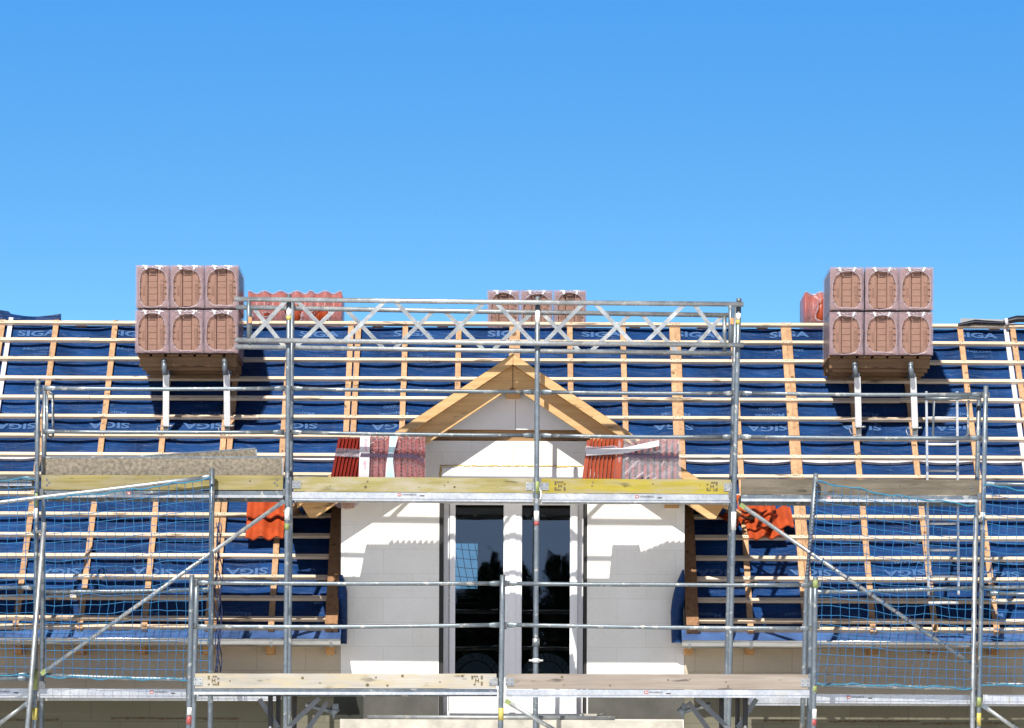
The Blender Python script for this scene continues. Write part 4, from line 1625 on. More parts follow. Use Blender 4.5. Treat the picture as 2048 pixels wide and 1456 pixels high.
deck(-160, 560, 1383, 1384, scaf, Y0=.76, depth=.42)
deck(1498, 2200, 1393, 1395, scaf, Y0=.76, depth=.42)
# lattice girders
def girder(par, Y, top, bot, tops_px, bots_px, zig, verts):
    (tx0, ty0), (tx1, ty1) = top
    (bx0, by0), (bx1, by1) = bot
    ch = MB(); ch.tube([P(tx0, ty0, Y), P((tx0 + tx1) / 2, (ty0 + ty1) / 2 + .6, Y), P(tx1, ty1, Y)], .0243, 12)
    g_ = ch.build('lattice_girder', 'steel_hi', par)
    ch = MB(); ch.tube([P(bx0, by0, Y), P((bx0 + bx1) / 2, (by0 + by1) / 2 + .6, Y), P(bx1, by1, Y)], .0243, 12)
    ch.build('lower_chord', 'steel_hi', g_)
    for x0, x1, up in zig:     # x0 -> x1 : (at bottom -> top) if up else (top -> bottom)
        def yt(x): return ty0 + (ty1 - ty0) * (x - tx0) / (tx1 - tx0)
        def yb(x): return by0 + (by1 - by0) * (x - bx0) / (bx1 - bx0)
        p = P(x0, yb(x0) if up else yt(x0), Y); q = P(x1, yt(x1) if up else yb(x1), Y)
        d = MB(); d.bar(p, q, .012, .042, (0, 1, 0)) if False else d.bar(p, q, .040, .012, (0, 1, 0))
        d.build('diagonal', 'steel_hi', g_)
    for x in verts:
        y0 = ty0 + (ty1 - ty0) * (x - tx0) / (tx1 - tx0); y1 = by0 + (by1 - by0) * (x - bx0) / (bx1 - bx0)
        d = MB(); d.tube([P(x, y0, Y), P(x, y1, Y)], .0215, 10); d.build('end_post', 'steel', g_)
YG = -.052
zf = [(500, 574, 1), (592, 671, 0), (688, 771, 1), (789, 868, 0), (888, 970, 1), (990, 1067, 0), (1088, 1168, 1), (1189, 1266, 0), (1288, 1370, 1), (1387, 1449, 0)]
zb = [(506, 570, 0), (590, 671, 1), (691, 768, 0), (788, 868, 1), (888, 968, 0), (986, 1065, 1), (1083, 1160, 0), (1181, 1262, 1), (1282, 1356, 0), (1378, 1446, 1)]
girder(scaf, YG, ((469, 598), (1487, 608.5)), ((470, 680), (1487, 690)), None, None, zf, (497.5, 1461))
girder(scaf, .73 + .05, ((472, 614.5), (1458, 630.5)), ((471, 693.5), (1466, 707)), None, None, zb, (500, 1449))
for px, py in ((500, 640), (1464, 642)):
    m_ = MB(); c = P(px, py, YG - .03); m_.box(c, (.03, .004, .06)); m_.build('girder_sticker', 'orangep', scaf)

# side guard frame on the left end, and on the right end
def loop(par, pts, Y, r=.013, nm='end_guard'):
    m_ = MB(); m_.tube([P(x, y, Y) for x, y in pts], r, 8); return m_.build(nm, 'steel', par)
loop(scaf, [(94, 788), (94, 860), (96, 872), (102, 876), (106, 872), (106, 790), (108, 792), (98, 783)], .4)
loop(scaf, [(1868, 802), (1866, 870), (1872, 877), (1886, 880), (1900, 880), (1928, 876), (1936, 868), (1937, 800)], .62)
rail((1850, 797), (1962, 794), scaf, Y=.62, flat=(False, True))
# left of the left post: rails running out of frame
rail((-120, 955), (68, 957), scaf, Y=.0)
rail((-120, 1176), (67, 1175), scaf, Y=-.03)
rail((-120, 1346), (60, 1350), scaf, Y=-.03)
rail((-120, 1357), (58, 1357), scaf, Y=-.05)
rail((90, 1183.5), (428, 1179.5), scaf, Y=-.02, flat=(False, True), r=.021)
rail((86, 1350), (420, 1360), scaf, Y=-.02, flat=(False, False), r=.021)
rail((-120, 1018), (428, 953), scaf, Y=-.045, flat=(False, True), r=.022, mat='steel_hi')
# right side
rail((1620, 1184.5), (1950, 1175.5), scaf, Y=-.02, flat=(True, False), r=.021)
rail((1962, 1176), (2200, 1171), scaf, Y=-.02, flat=(False, False), r=.021)
rail((1972, 1187), (2200, 1189), scaf, Y=.3, flat=(True, False), r=.021)
rail((1626, 1369), (1952, 1376.5), scaf, Y=-.02, flat=(False, False), r=.021)
rail((1972, 1368), (2200, 1370), scaf, Y=-.02, flat=(False, False), r=.021)
rail((1966, 968), (2200, 968), scaf, Y=.0)
# posts carrying the nets
vpost((424, 937), (420.5, 1456), (-.06, 0), scaf, nm='net_post', r=.027)
m_ = MB(); m_.tube([P(1632, 947, -.06), P(1622, 1060, -.06), P(1614, 1160, -.06), P(1608, 1350, -.06), P(1604, 1456, -.06)], .026, 12); m_.build('net_post', 'steel', scaf)
for a, b, Y in (((88.5, 1045), (53, 1480), -.10), ((1951.5, 1034), (1944, 1480), -.10)):
    m_ = MB(); p, q = P(*a, Y), P(*b, Y); e = q + (q - p) * (q.z / (p.z - q.z)); m_.tube([p, q, Vector((e.x, e.y, 0))], .0245, 12); m_.build('raker', 'steel_hi', scaf)
# diagonal braces
def brace(p0, p1, par, Y=-.06, r=.0205, mat='steel_hi'):
    a, b = P(*p0, Y), P(*p1, Y)
    d = (b - a).normalized()
    m_ = MB(); m_.tube([a + d * .05, b - d * .05], r, 12)
    o = m_.build('diagonal_brace', mat, par)
    for p, s in ((a, 1), (b, -1)):
        e = MB(); e.bar(p - d * (.01 * s), p + d * (s * .09), .014, .045, (0, 0, 1)); e.build('brace_end', 'lime' if rnd.random() < .5 else 'steel', o)
brace((567, 1003), (84, 1347), scaf)
brace((1482, 1010), (1952, 1334), scaf)
brace((57, 1405), (-8, 1452), scaf)
brace((1966, 1411), (2038, 1462), scaf)
# rope windings along the right brace and net post
rp = MB()
for k in range(26):
    t = k / 25
    x, y = 1634 - 18 * t, 965 + 185 * t
    c = P(x, y, -.06)
    rp.tube([c + Vector((-.028, -.012, -.01)), c + Vector((0, -.031, 0)), c + Vector((.028, -.012, .012))], .0045, 5)
for k in range(14):
    t = k / 13
    c = P(1620 + 320 * t, 1105 + 216 * t, -.06)
    rp.tube([c + Vector((-.012, -.012, -.026)), c + Vector((0, -.028, 0)), c + Vector((.016, -.010, .026))], .005, 5)
rp.build('rope_winding', 'darkcord', scaf)
# couplers
def coupler(px, py, par, Y=-.03):
    c = P(px, py, Y)
    m_ = MB()
    for dx in (-.035, .035):
        m_.tube([c + Vector((dx, -.02, -.022)), c + Vector((dx, -.02, .022))], .033, 10)
    m_.tube([c + Vector((-.085, -.03, 0)), c + Vector((.085, -.03, .01))], .010, 6)
    m_.box(c + Vector((.0, -.045, .0)), (.06, .02, .03))
    m_.build('swivel_coupler', 'steel_dark', par)
coupler(79, 1064, scaf); coupler(1957, 1041, scaf)
for px, py in ((84, 1370), (1952, 1385), (574, 985), (1073, 989), (1465, 990), (1962, 993), (80, 985)):
    m_ = MB(); c = P(px, py, .03); m_.box(c, (.075, .05, .07)); m_.build('deck_connector', 'steel_dark', scaf)

# lower front platform -------------------------------------------------
YL = -1.6
low = thing('front_scaffold', (0, YL + .35, 0), 'lower front scaffold platform with two weathered toe boards and double guard rails before the dormer', 'scaffold')
lposts = [((384, 1150), (377, 1456)), ((1005.5, 1150), (1001, 1456)), ((1631, 1154), (1626.5, 1456))]
for top, bot in lposts:
    vpost(top, bot, (YL, 0), low, r=.025); vpost(top, bot, (YL, .73), low, r=.025)
for seg in (((392, 1165.5), (1003, 1167)), ((1010, 1167), (1626, 1170)), ((390, 1253.5), (1002, 1250)), ((1009, 1249.5), (1624, 1257))):
    rail(seg[0], seg[1], low, Y=YL + .035)
for top, bot in lposts:
    for py in (1167, 1252):
        t = (py - top[1]) / (bot[1] - top[1]); x = top[0] + (bot[0] - top[0]) * t
        bracket(x + 3, py, low, YL + .03)
l1 = toe((390, 1347), (993, 1347.5), .142, 'toe_cream', low, Y=YL + .045)
l2 = toe((1013, 1347.5), (1617, 1349), .146, 'toe_silver', low, Y=YL + .045)
dots(l1, [(460, 1362, .008), (605, 1356, .014), (640, 1366, .008), (735, 1370, .018), (752, 1355, .010), (805, 1352, .014), (775, 1371, .012), (880, 1364, .008), (925, 1352, .012)], YL + .045)
dots(l2, [(1124, 1354, .014), (1128, 1370, .008), (1220, 1371, .010), (1336, 1360, .010), (1452, 1364, .008), (1456, 1373, .010), (1380, 1358, .006), (1560, 1360, .006)], YL + .045)
stencil(l1, 427, 1361, YL + .045); stencil(l1, 954, 1361, YL + .045)
deck(388, 994, 1377, 1377.5, low, Y0=YL + .05, style=1, hr=.058)
deck(1012, 1619, 1379, 1380, low, Y0=YL + .05, style=0, text=('HÜNNEBECK', 1312, 1384.5, .02), hr=.052)
brace((1012, 1402), (1112, 1462), low, Y=YL + .02)
for p0, p1, mt in (((378.5, 1415), (378, 1430), 'white'), ((378, 1432), (377.5, 1449), 'redp'), ((1002, 1416), (1001.6, 1441), 'yellow'), ((1628, 1418), (1627.5, 1438), 'white'), ((1627.5, 1439), (1627, 1451), 'redp'), ((1628.6, 1372), (1628.3, 1384), 'lime'), ((1631, 1160), (1630.7, 1176), 'lime')):
    sleeve(p0, p1, mt, low, Y=YL, r=.0265)
# console frames under the platform behind, their shade put into dark steel
for px, s in ((571, 1), (1461, -1)):
    for dx0, dy0, dx1, dy1, Y in ((-52, 1398, -14, 1456, YL + .35), (68, 1396, -10, 1470, YL + .3), (84, 1404, 36, 1470, YL + .5)):
        m_ = MB(); m_.bar(P(px + s * dx0, dy0, Y), P(px + s * dx1, dy1, Y), .045, .045, (0, 1, 0)); m_.build('console_strut', 'steel_dark', low)
    for dx, Y in ((-30, YL + .3), (-14, YL + .4), (18, YL + .5)):
        a = P(px + s * dx, 1392, Y)
        m_ = MB(); m_.tube([a, Vector((a.x, a.y, 0))], .024, 10); m_.build('console_post', 'steel_dark', low)
    m_ = MB(); m_.tube([P(px + s * 40, 1408, YL + .6), P(px + s * 98, 1424, YL + .7)], .024, 10); m_.build('console_tube', 'steel', low)
    c = P(px + s * 96, 1421, YL + .7)
    m_ = MB(); m_.tube([c + Vector((-.03, 0, -.03)), c + Vector((.03, 0, .03))], .045, 10); m_.tube([c + Vector((-.0, -.02, -.08)), c + Vector((.01, -.02, .07))], .012, 6); m_.box(c + Vector((.02, -.03, .04)), (.06, .03, .05))
    m_.build('console_coupler', 'steel', low)

# jack screws / collar on the centre post
m_ = MB(); c = P(1072, 1285, 0); m_.tube([c + Vector((0, 0, -.03)), c + Vector((0, 0, .04))], .036, 12); m_.build('collar', 'steel', scaf)
m_ = MB(); c = P(1072, 1321, 0); m_.tube([c + Vector((-.07, 0, 0)), c + Vector((.07, 0, 0))], .010, 8); m_.tube([c + Vector((0, 0, -.02)), c + Vector((0, 0, .02))], .035, 12); m_.build('jack_nut', 'white_steel', scaf)

# loose tube and coupler on the balcony slab
zs = P(1024, 1437, .95).z
ta, tb = P(735, 1433, .95), P(1230, 1439, .95)
zt_slab = P(680, 1438, .80).z
m_ = MB(); m_.tube([(ta.x, .95, zt_slab + .023), (tb.x, .95, zt_slab + .023)], .022, 12)
tag(m_.build('steel_tube', 'steel_hi', None, ((ta.x + tb.x) / 2, .95, zt_slab)), 'galvanised steel tube lying on the concrete balcony slab', 'tube')
c = P(1180, 1430, 1.02)
cc = thing('loose_coupler', (c.x, 1.02, zt_slab), 'rusty half coupler lying on the concrete slab behind the steel tube', 'coupler')
m_ = MB(); b0 = Vector((c.x, 1.02, zt_slab)); m_.box(b0 + Vector((0, 0, .05)), (.14, .05, .035)); m_.box(b0 + Vector((0, 0, .017)), (.10, .06, .034)); m_.build('body', 'concrete', cc)
m_ = MB(); m_.tube([b0 + Vector((.07, 0, .05)), b0 + Vector((.16, 0, .075))], .008, 6); m_.tube([b0 + Vector((-.12, .0, .035)), b0 + Vector((-.06, .0, .05))], .03, 8); m_.build('bolt', 'steel_dark', cc)

# ladder inside the right bay
lad = thing('ladder', P(1885, 1190, .62), 'narrow aluminium ladder hanging in the right scaffold bay behind the toe board', 'ladder')
for xa, xb in ((1852.5, 1857), (1914, 1917)):
    m_ = MB(); m_.bar(P(xa, 783, .64), P(xb, 1190, .64), .022, .045, (0, 1, 0)); m_.build('ladder_rail', 'alu', lad)
for k in range(8):
    y = 836 + 52.8 * k
    m_ = MB(); m_.tube([P(1853 + 4.5 * k / 8, y, .64), P(1914 + 3 * k / 8, y, .64)], .014, 8); m_.build('rung', 'white_steel', lad)

# ------------------------------------------------------------------ safety nets
def net(tl, tr, bl, br, nx, ny, Y, seed, label, sag_px=6, lean=8, top_rope=True):
    rs = random.Random(seed)
    def pt(i, j):
        a, b = i / nx, j / ny
        x = (tl[0] + (tr[0] - tl[0]) * a) * (1 - b) + (bl[0] + (br[0] - bl[0]) * a) * b
        y = (tl[1] + (tr[1] - tl[1]) * a) * (1 - b) + (bl[1] + (br[1] - bl[1]) * a) * b
        env = math.sin(math.pi * a) ** .5 if 0 < a < 1 else 0
        y += sag_px * env * (1 - b) * math.sin(math.pi * a)
        n1 = noise.noise(Vector((i * .25, j * .25, seed)))
        n2 = noise.noise(Vector((i * .25, j * .25, seed + 9)))
        x += env * (8 * n1 + lean * math.sin(math.pi * b) * (.4 + .6 * noise.noise(Vector((b * 2, a * 2, seed + 3)))) + rs.uniform(-1.1, 1.1))
        y += (9 * n2 + rs.uniform(-1.3, 1.3)) * (math.sin(math.pi * b) if 0 < b < 1 else .25)
        return P(x, y, Y - .05 * env * math.sin(math.pi * b) + .03 * n1)
    g_ = [[pt(i, j) for j in range(ny + 1)] for i in range(nx + 1)]
    t = thing('safety_net', g_[nx // 2][ny], label, 'safety net', 'blue safety nets on the scaffold')
    m_ = MB()
    for i in range(nx + 1):
        m_.tube(g_[i], .0032, 4, False)
    for j in range(ny + 1):
        m_.tube([g_[i][j] for i in range(nx + 1)], .0032, 4, False)
    m_.build('mesh', 'net', t)
    if top_rope:
        for j in (0, ny):
            m_ = MB()
            pts = []
            for i in range(nx * 3 + 1):
                a = i / 3
                k = min(int(a), nx - 1)
                p = g_[k][j].lerp(g_[k + 1][j], a - k)
                p = p + Vector((0, -.02, .010 * math.sin(i * .41 + seed) + .005 * math.sin(i * .9)))
                pts.append(p)
            m_.tube(pts, .007, 6)
            m_.build('border_rope', 'rope', t)
    return t
net((90, 998), (422, 957), (92, 1353), (418, 1361), 19, 20, -.12, 3, 'blue safety net under the olive toe board, between two posts', 3, 8)
net((-90, 958), (70, 957), (-90, 1350), (66, 1352), 9, 22, -.10, 5, 'blue safety net at the left edge of the picture, outside the left end post', 4, 4)
net((1636, 963), (1950, 1011), (1618, 1366), (1944, 1376), 19, 21, -.12, 8, 'blue safety net hung below the grey weathered toe board in the right scaffold bay', 5, 10)
net((1968, 968), (2130, 985), (1962, 1370), (2130, 1372), 10, 21, -.10, 11, 'blue safety net at the right edge of the picture, outside the right end post', 5, 5)
# bundled net and rope at the net post
m_ = MB()
for k in range(5):
    pts = []
    for i in range(26):
        t = i / 25
        pts.append(P(432 + 3 * k * .8 + 3.0 * math.sin(t * 22 + k * 1.7) + 2 * math.sin(t * 9 + k), 1045 + 300 * t, -.02 + .02 * k))
    m_.tube(pts, .0055, 5)
o = m_.build('bundled_cord', 'darkcord', None, P(432, 1345, 0))
tag(o, 'dark blue bundle of net cord hanging down beside the left net post', 'cord')

# ------------------------------------------------------------------ things on the upper deck
ZD = P(800, 985, .4).z
# cement crusted panels on edge
def crust_panel(p0, p1, hgt, Y, label, tilt=0.0):
    a, b = P(*p0, Y), P(*p1, Y)
    t = thing('crusted_panel', ((a.x + b.x) / 2, Y, min(a.z, b.z)), label, 'panel', 'cement crusted panels on the deck')
    m_ = MB()
    nx, nz = 110, 8
    def fn(u, w):
        p = a.lerp(b, u) + Vector((0, 0, hgt * w))
        d = .006 * noise.noise(Vector((u * 60, w * 6, 3))) + .006 * noise.noise(Vector((u * 150, w * 14, 8)))
        return p + Vector((0, -d - .006, 0))
    m_.grid(nx, nz, fn)
    m_.build('crust', 'dirty', t)
    m_ = MB()
    m_.bar(a + Vector((0, .02, hgt / 2)), b + Vector((0, .02, hgt / 2)), .035, hgt)
    m_.bar(a + Vector((0, .015, hgt + .008)), b + Vector((0, .015, hgt + .008)), .045, .014)
    m_.build('board', 'steel', t)
    m_ = MB()
    for e in (a, b):
        m_.bb(e + Vector((-.012, -.004, 0)), e + Vector((.012, .05, hgt)))
    m_.build('edge_profile', 'steel_hi', t)
crust_panel((84, 985), (564, 985), .345, .16, 'cement crusted scaffold panel standing on edge behind the olive toe board')
crust_panel((110, 985), (511, 958), .30, .30, 'tilted cement crusted panel leaning behind the front one on the left upper deck')

def plates(mb, x0, x1, z0, h, y0, y1, n, lean=0.0, tooth=.02, shape=None):
    """row of tiles standing on edge, seen from the ends"""
    w = (x1 - x0) / n
    for k in range(n):
        xa = x0 + w * k
        hh = h * (shape((k + .5) / n) if shape else 1)
        # each tile: a slanting slab, saw-tooth top, front edge folded forward
        b0, b1 = xa, xa + w * .86
        vs = [Vector((b0, y0 + .012, z0)), Vector((b1, y0 - .010, z0)), Vector((b1, y1, z0)), Vector((b0, y1, z0)),
              Vector((b0 + lean, y0 + .012, z0 + hh - tooth)), Vector((b1 + lean, y0 - .010, z0 + hh)), Vector((b1 + lean, y1, z0 + hh)), Vector((b0 + lean, y1, z0 + hh - tooth))]
        mb.add(vs, [(0, 1, 2, 3), (4, 5, 6, 7), (0, 1, 5, 4), (1, 2, 6, 5), (2, 3, 7, 6), (3, 0, 4, 7)])

Y1 = .19
def X_(px, py=940, Y=Y1): return P(px, py, Y).x
# left stack: loose tiles
t = thing('tile_stack', (X_(687), Y1 + .15, ZD), 'loose dark red roof tiles standing on edge on the deck, left of the dormer gable', 'tile stack')
htl = P(700, 873, Y1).z - ZD
m_ = MB(); plates(m_, X_(656, 985), X_(714, 985), ZD, htl - .01, Y1, Y1 + .34, 8, lean=.10, tooth=.012); m_.build('tile_row', 'darkred', t)
m_ = MB()
for k in range(9):
    a = P(690 + rnd.uniform(-6, 6), 905 + rnd.uniform(-3, 8), Y1 - .02); b = P(722, 903 + rnd.uniform(-2, 10), Y1 - .02)
    m_.bar(a, b, .004, .008 + .01 * rnd.random())
m_.build('film_band', 'film_rim', t)
m_ = MB()
m_.add([P(673, 896, Y1 - .018), P(722, 898, Y1 - .018), P(722, 915, Y1 - .018), P(668, 912, Y1 - .018)], [(0, 1, 2, 3)])
m_.build('wrap_film', 'film_clear', t)
# left wrapped pack
t = thing('wrapped_tile_stack', (X_(785), Y1 + .15, ZD), 'film wrapped red tile stack with white and pale blue strips on the upper deck', 'tile stack')
htp = P(780, 871, Y1).z - ZD
m_ = MB(); plates(m_, X_(722), X_(851), ZD, htp, Y1 + .02, Y1 + .36, 11, tooth=.05); m_.build('tile_row', 'pinkred', t)
m_ = MB()
xa, xb = X_(719), X_(850)
def wf(a, b):
    x = xa + (xb - xa) * a + (.012 * (1 - b) if a > .9 else 0)
    return Vector((x, Y1 - .006 - .008 * math.sin(a * 75) - .005 * noise.noise(Vector((a * 12, b * 7, 0))), ZD + (htp + .008) * b))
m_.grid(90, 10, wf)
m_.add([Vector((xb, Y1, ZD)), Vector((xb, Y1 + .38, ZD)), Vector((xb, Y1 + .38, ZD + htp)), Vector((xb, Y1, ZD + htp))], [(0, 1, 2, 3)])
m_.add([Vector((xa, Y1, ZD + htp + .006)), Vector((xb, Y1, ZD + htp + .006)), Vector((xb, Y1 + .38, ZD + htp + .006)), Vector((xa, Y1 + .38, ZD + htp + .006))], [(0, 1, 2, 3)])
m_.build('wrap_film', 'film_red', t)
YS = Y1 - .030
m_ = MB()
m_.add([P(720.5, 870, YS), P(740.5, 870, YS), P(738, 956, YS), P(717, 956, YS)], [(0, 1, 2, 3)])
m_.add([P(779, 871, YS), P(797, 871, YS), P(788, 905, YS), P(786, 922, YS), P(790, 960, YS), P(770, 960, YS), P(773, 925, YS), P(778, 895, YS)], [(0, 1, 2, 3, 4, 5, 6, 7)])
m_.build('white_strip', 'tape', t)
m_ = MB()
m_.add([P(782, 871, YS - .002), P(794, 871, YS - .002), P(785.5, 905, YS - .002), P(787, 960, YS - .002), P(773, 960, YS - .002), P(777, 900, YS - .002)], [(0, 1, 2, 3, 4, 5)])
m_.build('blue_strip', 'bluetape', t)
m_ = MB()
text_flat(m_, 'Frankf', P(732, 891, YS - .002), .028, (0.03, 0, -1), (1, 0, .03), .0, 1.2)
text_flat(m_, 'agco', P(729.5, 930, YS - .002), .028, (0.03, 0, -1), (1, 0, .03), .0, 1.2)
m_.build('strip_lettering', 'pinktext', t)
m_ = MB()
m_.add([P(722, 906, YS - .003), P(826, 907, YS - .003), P(849, 918, YS - .003), P(848, 928, YS - .003), P(824, 916, YS - .003), P(720, 914, YS - .003)], [(0, 1, 2, 3, 4, 5)])
m_.build('strap', 'darkstrap', t)
m_ = MB()
for x, y0, y1 in [(743 + 7.3 * k, 876, 950) for k in range(15)]:
    y = y0 + rnd.uniform(0, 4)
    while y < y1:
        if not 770 < x < 797 and rnd.random() < .8:
            c = P(x + rnd.uniform(-.4, .4), y, YS + .002); m_.box(c, (.010, .002, .010))
        y += 7
m_.build('film_hole', 'gasket', t)
m_ = MB()
for k in range(26):
    x, y = rnd.uniform(742, 840), rnd.choice([874, 877, 880, 899, 902, rnd.uniform(872, 900)])
    c = P(x, y, YS - .003); m_.bar(c, c + Vector((rnd.uniform(-.05, .05), 0, rnd.uniform(-.02, .02))), .003, .006)
m_.build('film_glint', 'film_rim', t)
# torn film hanging below the deck
m_ = MB()
def hang(a, b):
    x = 660 + 52 * a + 6 * b
    y = 999 + (8 + 12 * math.sin(a * math.pi) ** .7) * b
    p = P(x, y, .72 + .03 * math.sin(a * 11)); return p
m_.grid(20, 6, hang); m_.build('hanging_film', 'film', t)

# right stack: loose tiles
t = thing('tile_stack', (X_(1200), Y1 + .15, ZD), 'loose orange brown roof tiles standing on edge on the deck, right of the dormer gable', 'tile stack')
ZDr = P(1250, 988, .4).z
htr = P(1200, 876, Y1).z - ZDr
m_ = MB(); plates(m_, X_(1170, 985), X_(1226, 985), ZDr, htr, Y1, Y1 + .34, 7, lean=.05, tooth=.012)
m_.add([P(1161, 985, Y1 - .005), P(1170, 985, Y1 - .01), P(1182, 880, Y1 - .01), P(1174, 880, Y1 - .005)], [(0, 1, 2, 3)])
m_.add([P(1226, 985, Y1 - .012), P(1240, 985, Y1 - .02), P(1247, 876, Y1 - .02), P(1236, 876, Y1 - .012)], [(0, 1, 2, 3)])
m_.build('tile_row', 'brownred', t)
m_ = MB()
for k in range(14):
    a = P(1171 + rnd.uniform(-1, 4), 898 + rnd.uniform(-5, 12), Y1 - .03); b = P(1240 + rnd.uniform(-15, 0), 897 + rnd.uniform(-5, 10), Y1 - .03)
    m_.bar(a, b, .004, .010 + .012 * rnd.random())
m_.build('film_band', 'film_rim', t)
m_ = MB()
m_.add([P(1171, 898, Y1 - .034), P(1245, 896, Y1 - .034), P(1318, 880, Y1 - .045), P(1318.5, 892, Y1 - .045), P(1245, 908, Y1 - .034), P(1172, 911, Y1 - .034)], [(0, 1, 2, 3, 4, 5)])
m_.build('tape_strip', 'tape', t)
# right wrapped pack
t = thing('wrapped_tile_stack', (X_(1300), Y1 + .15, ZDr), 'film wrapped dark red tile stack with glossy creases, right of the gable', 'tile stack')
m_ = MB(); plates(m_, X_(1238), X_(1358), ZDr, htr + .02, Y1 + .02, Y1 + .36, 10, tooth=.03, shape=lambda q: .80 + .2 * min(1, q * 2.2)); m_.build('tile_row', 'pinkred', t)
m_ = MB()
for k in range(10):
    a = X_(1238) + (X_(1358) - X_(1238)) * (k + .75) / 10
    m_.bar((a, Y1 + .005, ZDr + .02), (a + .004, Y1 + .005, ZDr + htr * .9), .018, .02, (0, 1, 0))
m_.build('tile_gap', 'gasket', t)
xa2, xb2 = X_(1236), X_(1360)
m_ = MB()
def wf2(a, b):
    x = xa2 + (xb2 - xa2) * a + (.02 * (1 - b) if a > .9 else 0)
    return Vector((x, Y1 - .012 - .010 * noise.noise(Vector((a * 9 + b * 5, b * 6, 2))) - .006 * math.sin(a * 60), ZDr + (htr + .03) * b))
m_.grid(70, 12, wf2)
m_.add([Vector((xb2, Y1, ZDr)), Vector((xb2, Y1 + .38, ZDr)), Vector((xb2, Y1 + .38, ZDr + htr)), Vector((xb2, Y1, ZDr + htr))], [(0, 1, 2, 3)])
m_.build('wrap_film', 'film_clear', t)
m_ = MB()
for (a, b, w) in (((1268, 958), (1287, 944), .016), ((1290, 957), (1300, 950), .01), ((1306, 958), (1313, 955), .012), ((1250, 947), (1275, 921), .008), ((1323, 932), (1328, 921), .008), ((1335, 905), (1338, 897), .008), ((1252, 918), (1258, 915), .01), ((1246, 880), (1290, 876), .006), ((1325, 878), (1332, 880), .01)):
    m_.bar(P(*a, Y1 - .04), P(*b, Y1 - .04), .003, w)
m_.build('film_glint', 'film_rim', t)
m_ = MB()
m_.add([P(1246, 906, Y1 - .036), P(1358, 912, Y1 - .036), P(1358, 918, Y1 - .036), P(1258, 915, Y1 - .036)], [(0, 1, 2, 3)])
m_.build('strap', 'darkstrap', t)
m_ = MB()
def hang2(a, b):
    return P(1210 + 50 * a, 1003 + (10 + 16 * math.sin(a * math.pi * .8 + .3)) * b, .72 + .03 * math.sin(a * 9))
m_.grid(16, 5, hang2); m_.build('hanging_film', 'film_clear', t)

# ------------------------------------------------------------------ roof tiles already laid
TW, TL = .395, .40
def tile_mesh():
    m_ = MB()
    n, q = 36, 6
    def hgt(u):     # u 0..1 across
        if u < .10: return .004 + .008 * (1 if .03 < u < .07 else 0)
        if u > .93: return .006
        t = (u - .10) / .83
        return .008 - .022 * math.sin(2 * math.pi * 2 * t)
    for (dz, flip) in ((0, False), (-.016, True)):
        m_.grid(n, q, lambda a, b, dz=dz: Vector((a * TW, b * TL, hgt(a) + dz)), smooth=True)
    k = n + 1
    # front lip
    vs = []
    for i in range(n + 1):
        a = i / n
        vs += [Vector((a * TW, 0, hgt(a))), Vector((a * TW, 0, hgt(a) - .016))]
    m_.add(vs, [(2 * i, 2 * i + 2, 2 * i + 3, 2 * i + 1) for i in range(n)], True)
    return m_
tm = tile_mesh()
tm_obj = None
def lay_tile(px_l, py_edge, h, label, rotz=0.0, w=1.0, pitch=-.07):
    global tm_obj
    x, v = R(px_l, py_edge, h)
    if tm_obj is None:
        tm_obj = tm.build('roof_tile', 'redtile')
        o = tm_obj
    else:
        o = tm_obj.copy(); C.objects.link(o)
    bas = Matrix(((1, 0, 0, 0), (0, CP, -SP, 0), (0, SP, CP, 0), (0, 0, 0, 1)))
    o.matrix_world = Matrix.Translation(RW(x, v, h)) @ bas @ Matrix.Rotation(rotz, 4, 'Z') @ Matrix.Rotation(pitch, 4, 'X') @ Matrix.Diagonal((w, 1, 1, 1))
    tag(o, label, 'roof tile', 'red roof tiles lying on the battens')
lay_tile(490.5, 1076, .112, 'lowest red roof tile on the battens left of the dormer eaves')
lay_tile(492.5, 1033, .150, 'red roof tile just above the lowest one, left of the dormer eaves, under the deck')
lay_tile(1499, 1077, .112, 'lowest front red roof tile of the pile right of the dormer eaves', .10, .95)
lay_tile(1513, 1056, .145, 'widest middle red roof tile of the pile right of the dormer, shaded by a pole', .06, 1.0)
lay_tile(1477, 1030, .165, 'topmost red roof tile of the pile right of the dormer, under the deck edge', .02, 1.0)
lay_tile(1470, 1050, .19, 'short red roof tile poking out left of the pile right of the dormer', .7, .35)

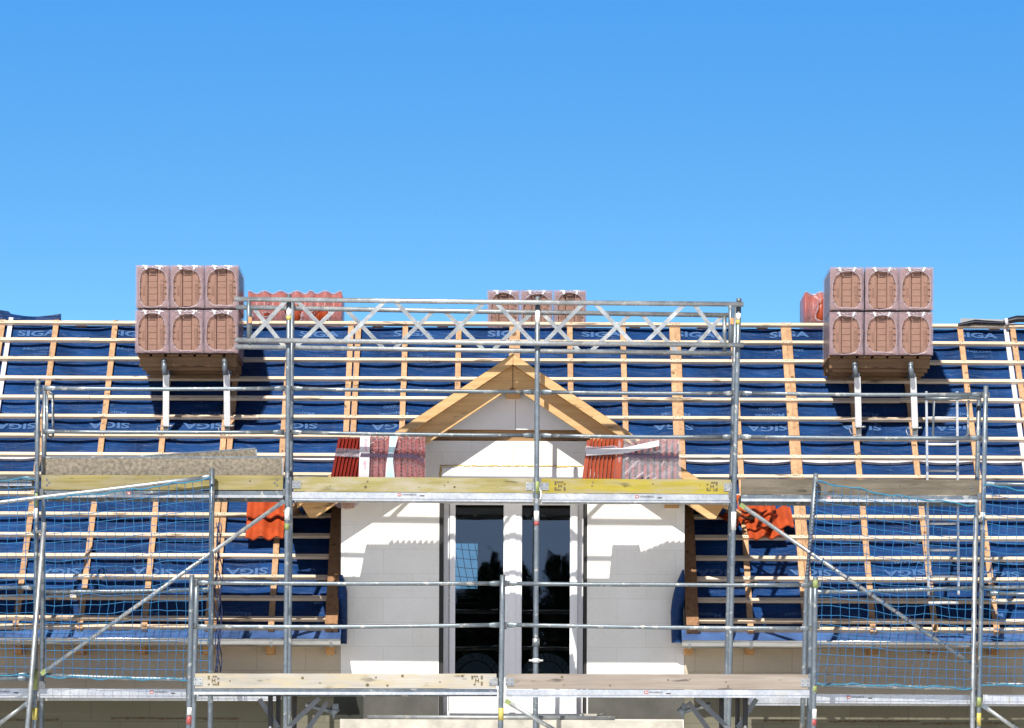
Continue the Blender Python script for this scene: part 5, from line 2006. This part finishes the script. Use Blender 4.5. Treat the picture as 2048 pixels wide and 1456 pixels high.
# ------------------------------------------------------------------ conifers across the garden, mirrored in the panes
def conifer(loc, h, r, seed, label):
    rs = random.Random(seed)
    t = thing('conifer', loc, label, 'tree', 'dark conifers mirrored in the panes')
    L = Vector(loc)
    m_ = MB(); m_.tube([L, L + Vector((0, 0, h * .5)), L + Vector((0, 0, h * .97))], .16, 8, True, .02); m_.build('trunk', 'brownboard', t)
    m_ = MB()
    for k in range(2600):
        u = rs.random() ** .8
        z = .06 * h + u * h * .94
        rad = r * (1 - u) ** .6 * (.35 + .65 * rs.random() ** .5) + .03
        th = rs.uniform(0, 6.283)
        c = L + Vector((rad * math.cos(th), rad * math.sin(th), z))
        s = .18 + .42 * (1 - u)
        d = Vector((math.cos(th), math.sin(th), rs.uniform(.1, .9))).normalized() * s
        sd = Vector((-math.sin(th), math.cos(th), rs.uniform(-.4, .4))) * s * .38
        m_.add([c - sd, c + d, c + sd, c - d * .4], [(0, 1, 2, 3)])
    m_.build('crown', leaf, t)
leaf = plain('dark needles', (0.028, 0.05, 0.018), 0.8, 0, 0.4, 3)
rs0 = random.Random(4)
pos = [(-2.1, 9.0, 1.0, 'short dark conifer mirrored at the left edge of the left pane'), (-1.45, 9.2, 1.0, 'slender dark conifer mirrored left of the middle of the left pane'),
       (-.98, 9.7, .9, 'dark conifer mirrored right of the middle of the left pane'), (-.55, 10.2, .95, 'tallest dark conifer mirrored by the mullion in the left pane'),
       (.35, 9.8, .95, 'dark conifer mirrored at the left edge of the right pane'), (1.22, 10.0, 1.0, 'slender dark conifer mirrored by the post in the right pane'),
       (1.62, 9.8, .9, 'dark conifer mirrored near the right edge of the right pane'), (2.1, 9.4, 1.0, 'dark conifer mirrored beyond the right edge of the right pane')]
for k, (x, h, r, lab) in enumerate(pos):
    conifer((x, -98 - 2 * (k % 2), 0), h, r, 20 + k, lab)
pos2 = [(-3.8, 8.6, 1.9, 'broad dark conifer of the back row, leftmost of the mirrored trees'), (-1.8, 8.6, 1.9, 'broad dark conifer of the back row mirrored in the left pane'),
        (-.2, 8.7, 1.9, 'broad dark conifer of the back row mirrored at the mullion'), (1.6, 8.7, 1.9, 'broad dark conifer of the back row mirrored in the right pane'), (3.6, 8.6, 1.9, 'broad dark conifer of the back row, rightmost of the mirrored trees')]
for k, (x, h, r, lab) in enumerate(pos2):
    conifer((x, -103, 0), h, r, 40 + k, lab)

for x, y, h, lab in ((-1.35, 62, 6.9, 'dark conifer seen through the small rear opening in the left pane, left one'), (-1.0, 63, 6.5, 'dark conifer seen through the small rear opening in the left pane, right one'), (-.75, 64, 6.75, 'dark conifer at the right side of the small rear opening in the left pane')):
    conifer((x, y, 0), h, .9, int(h * 10), lab)
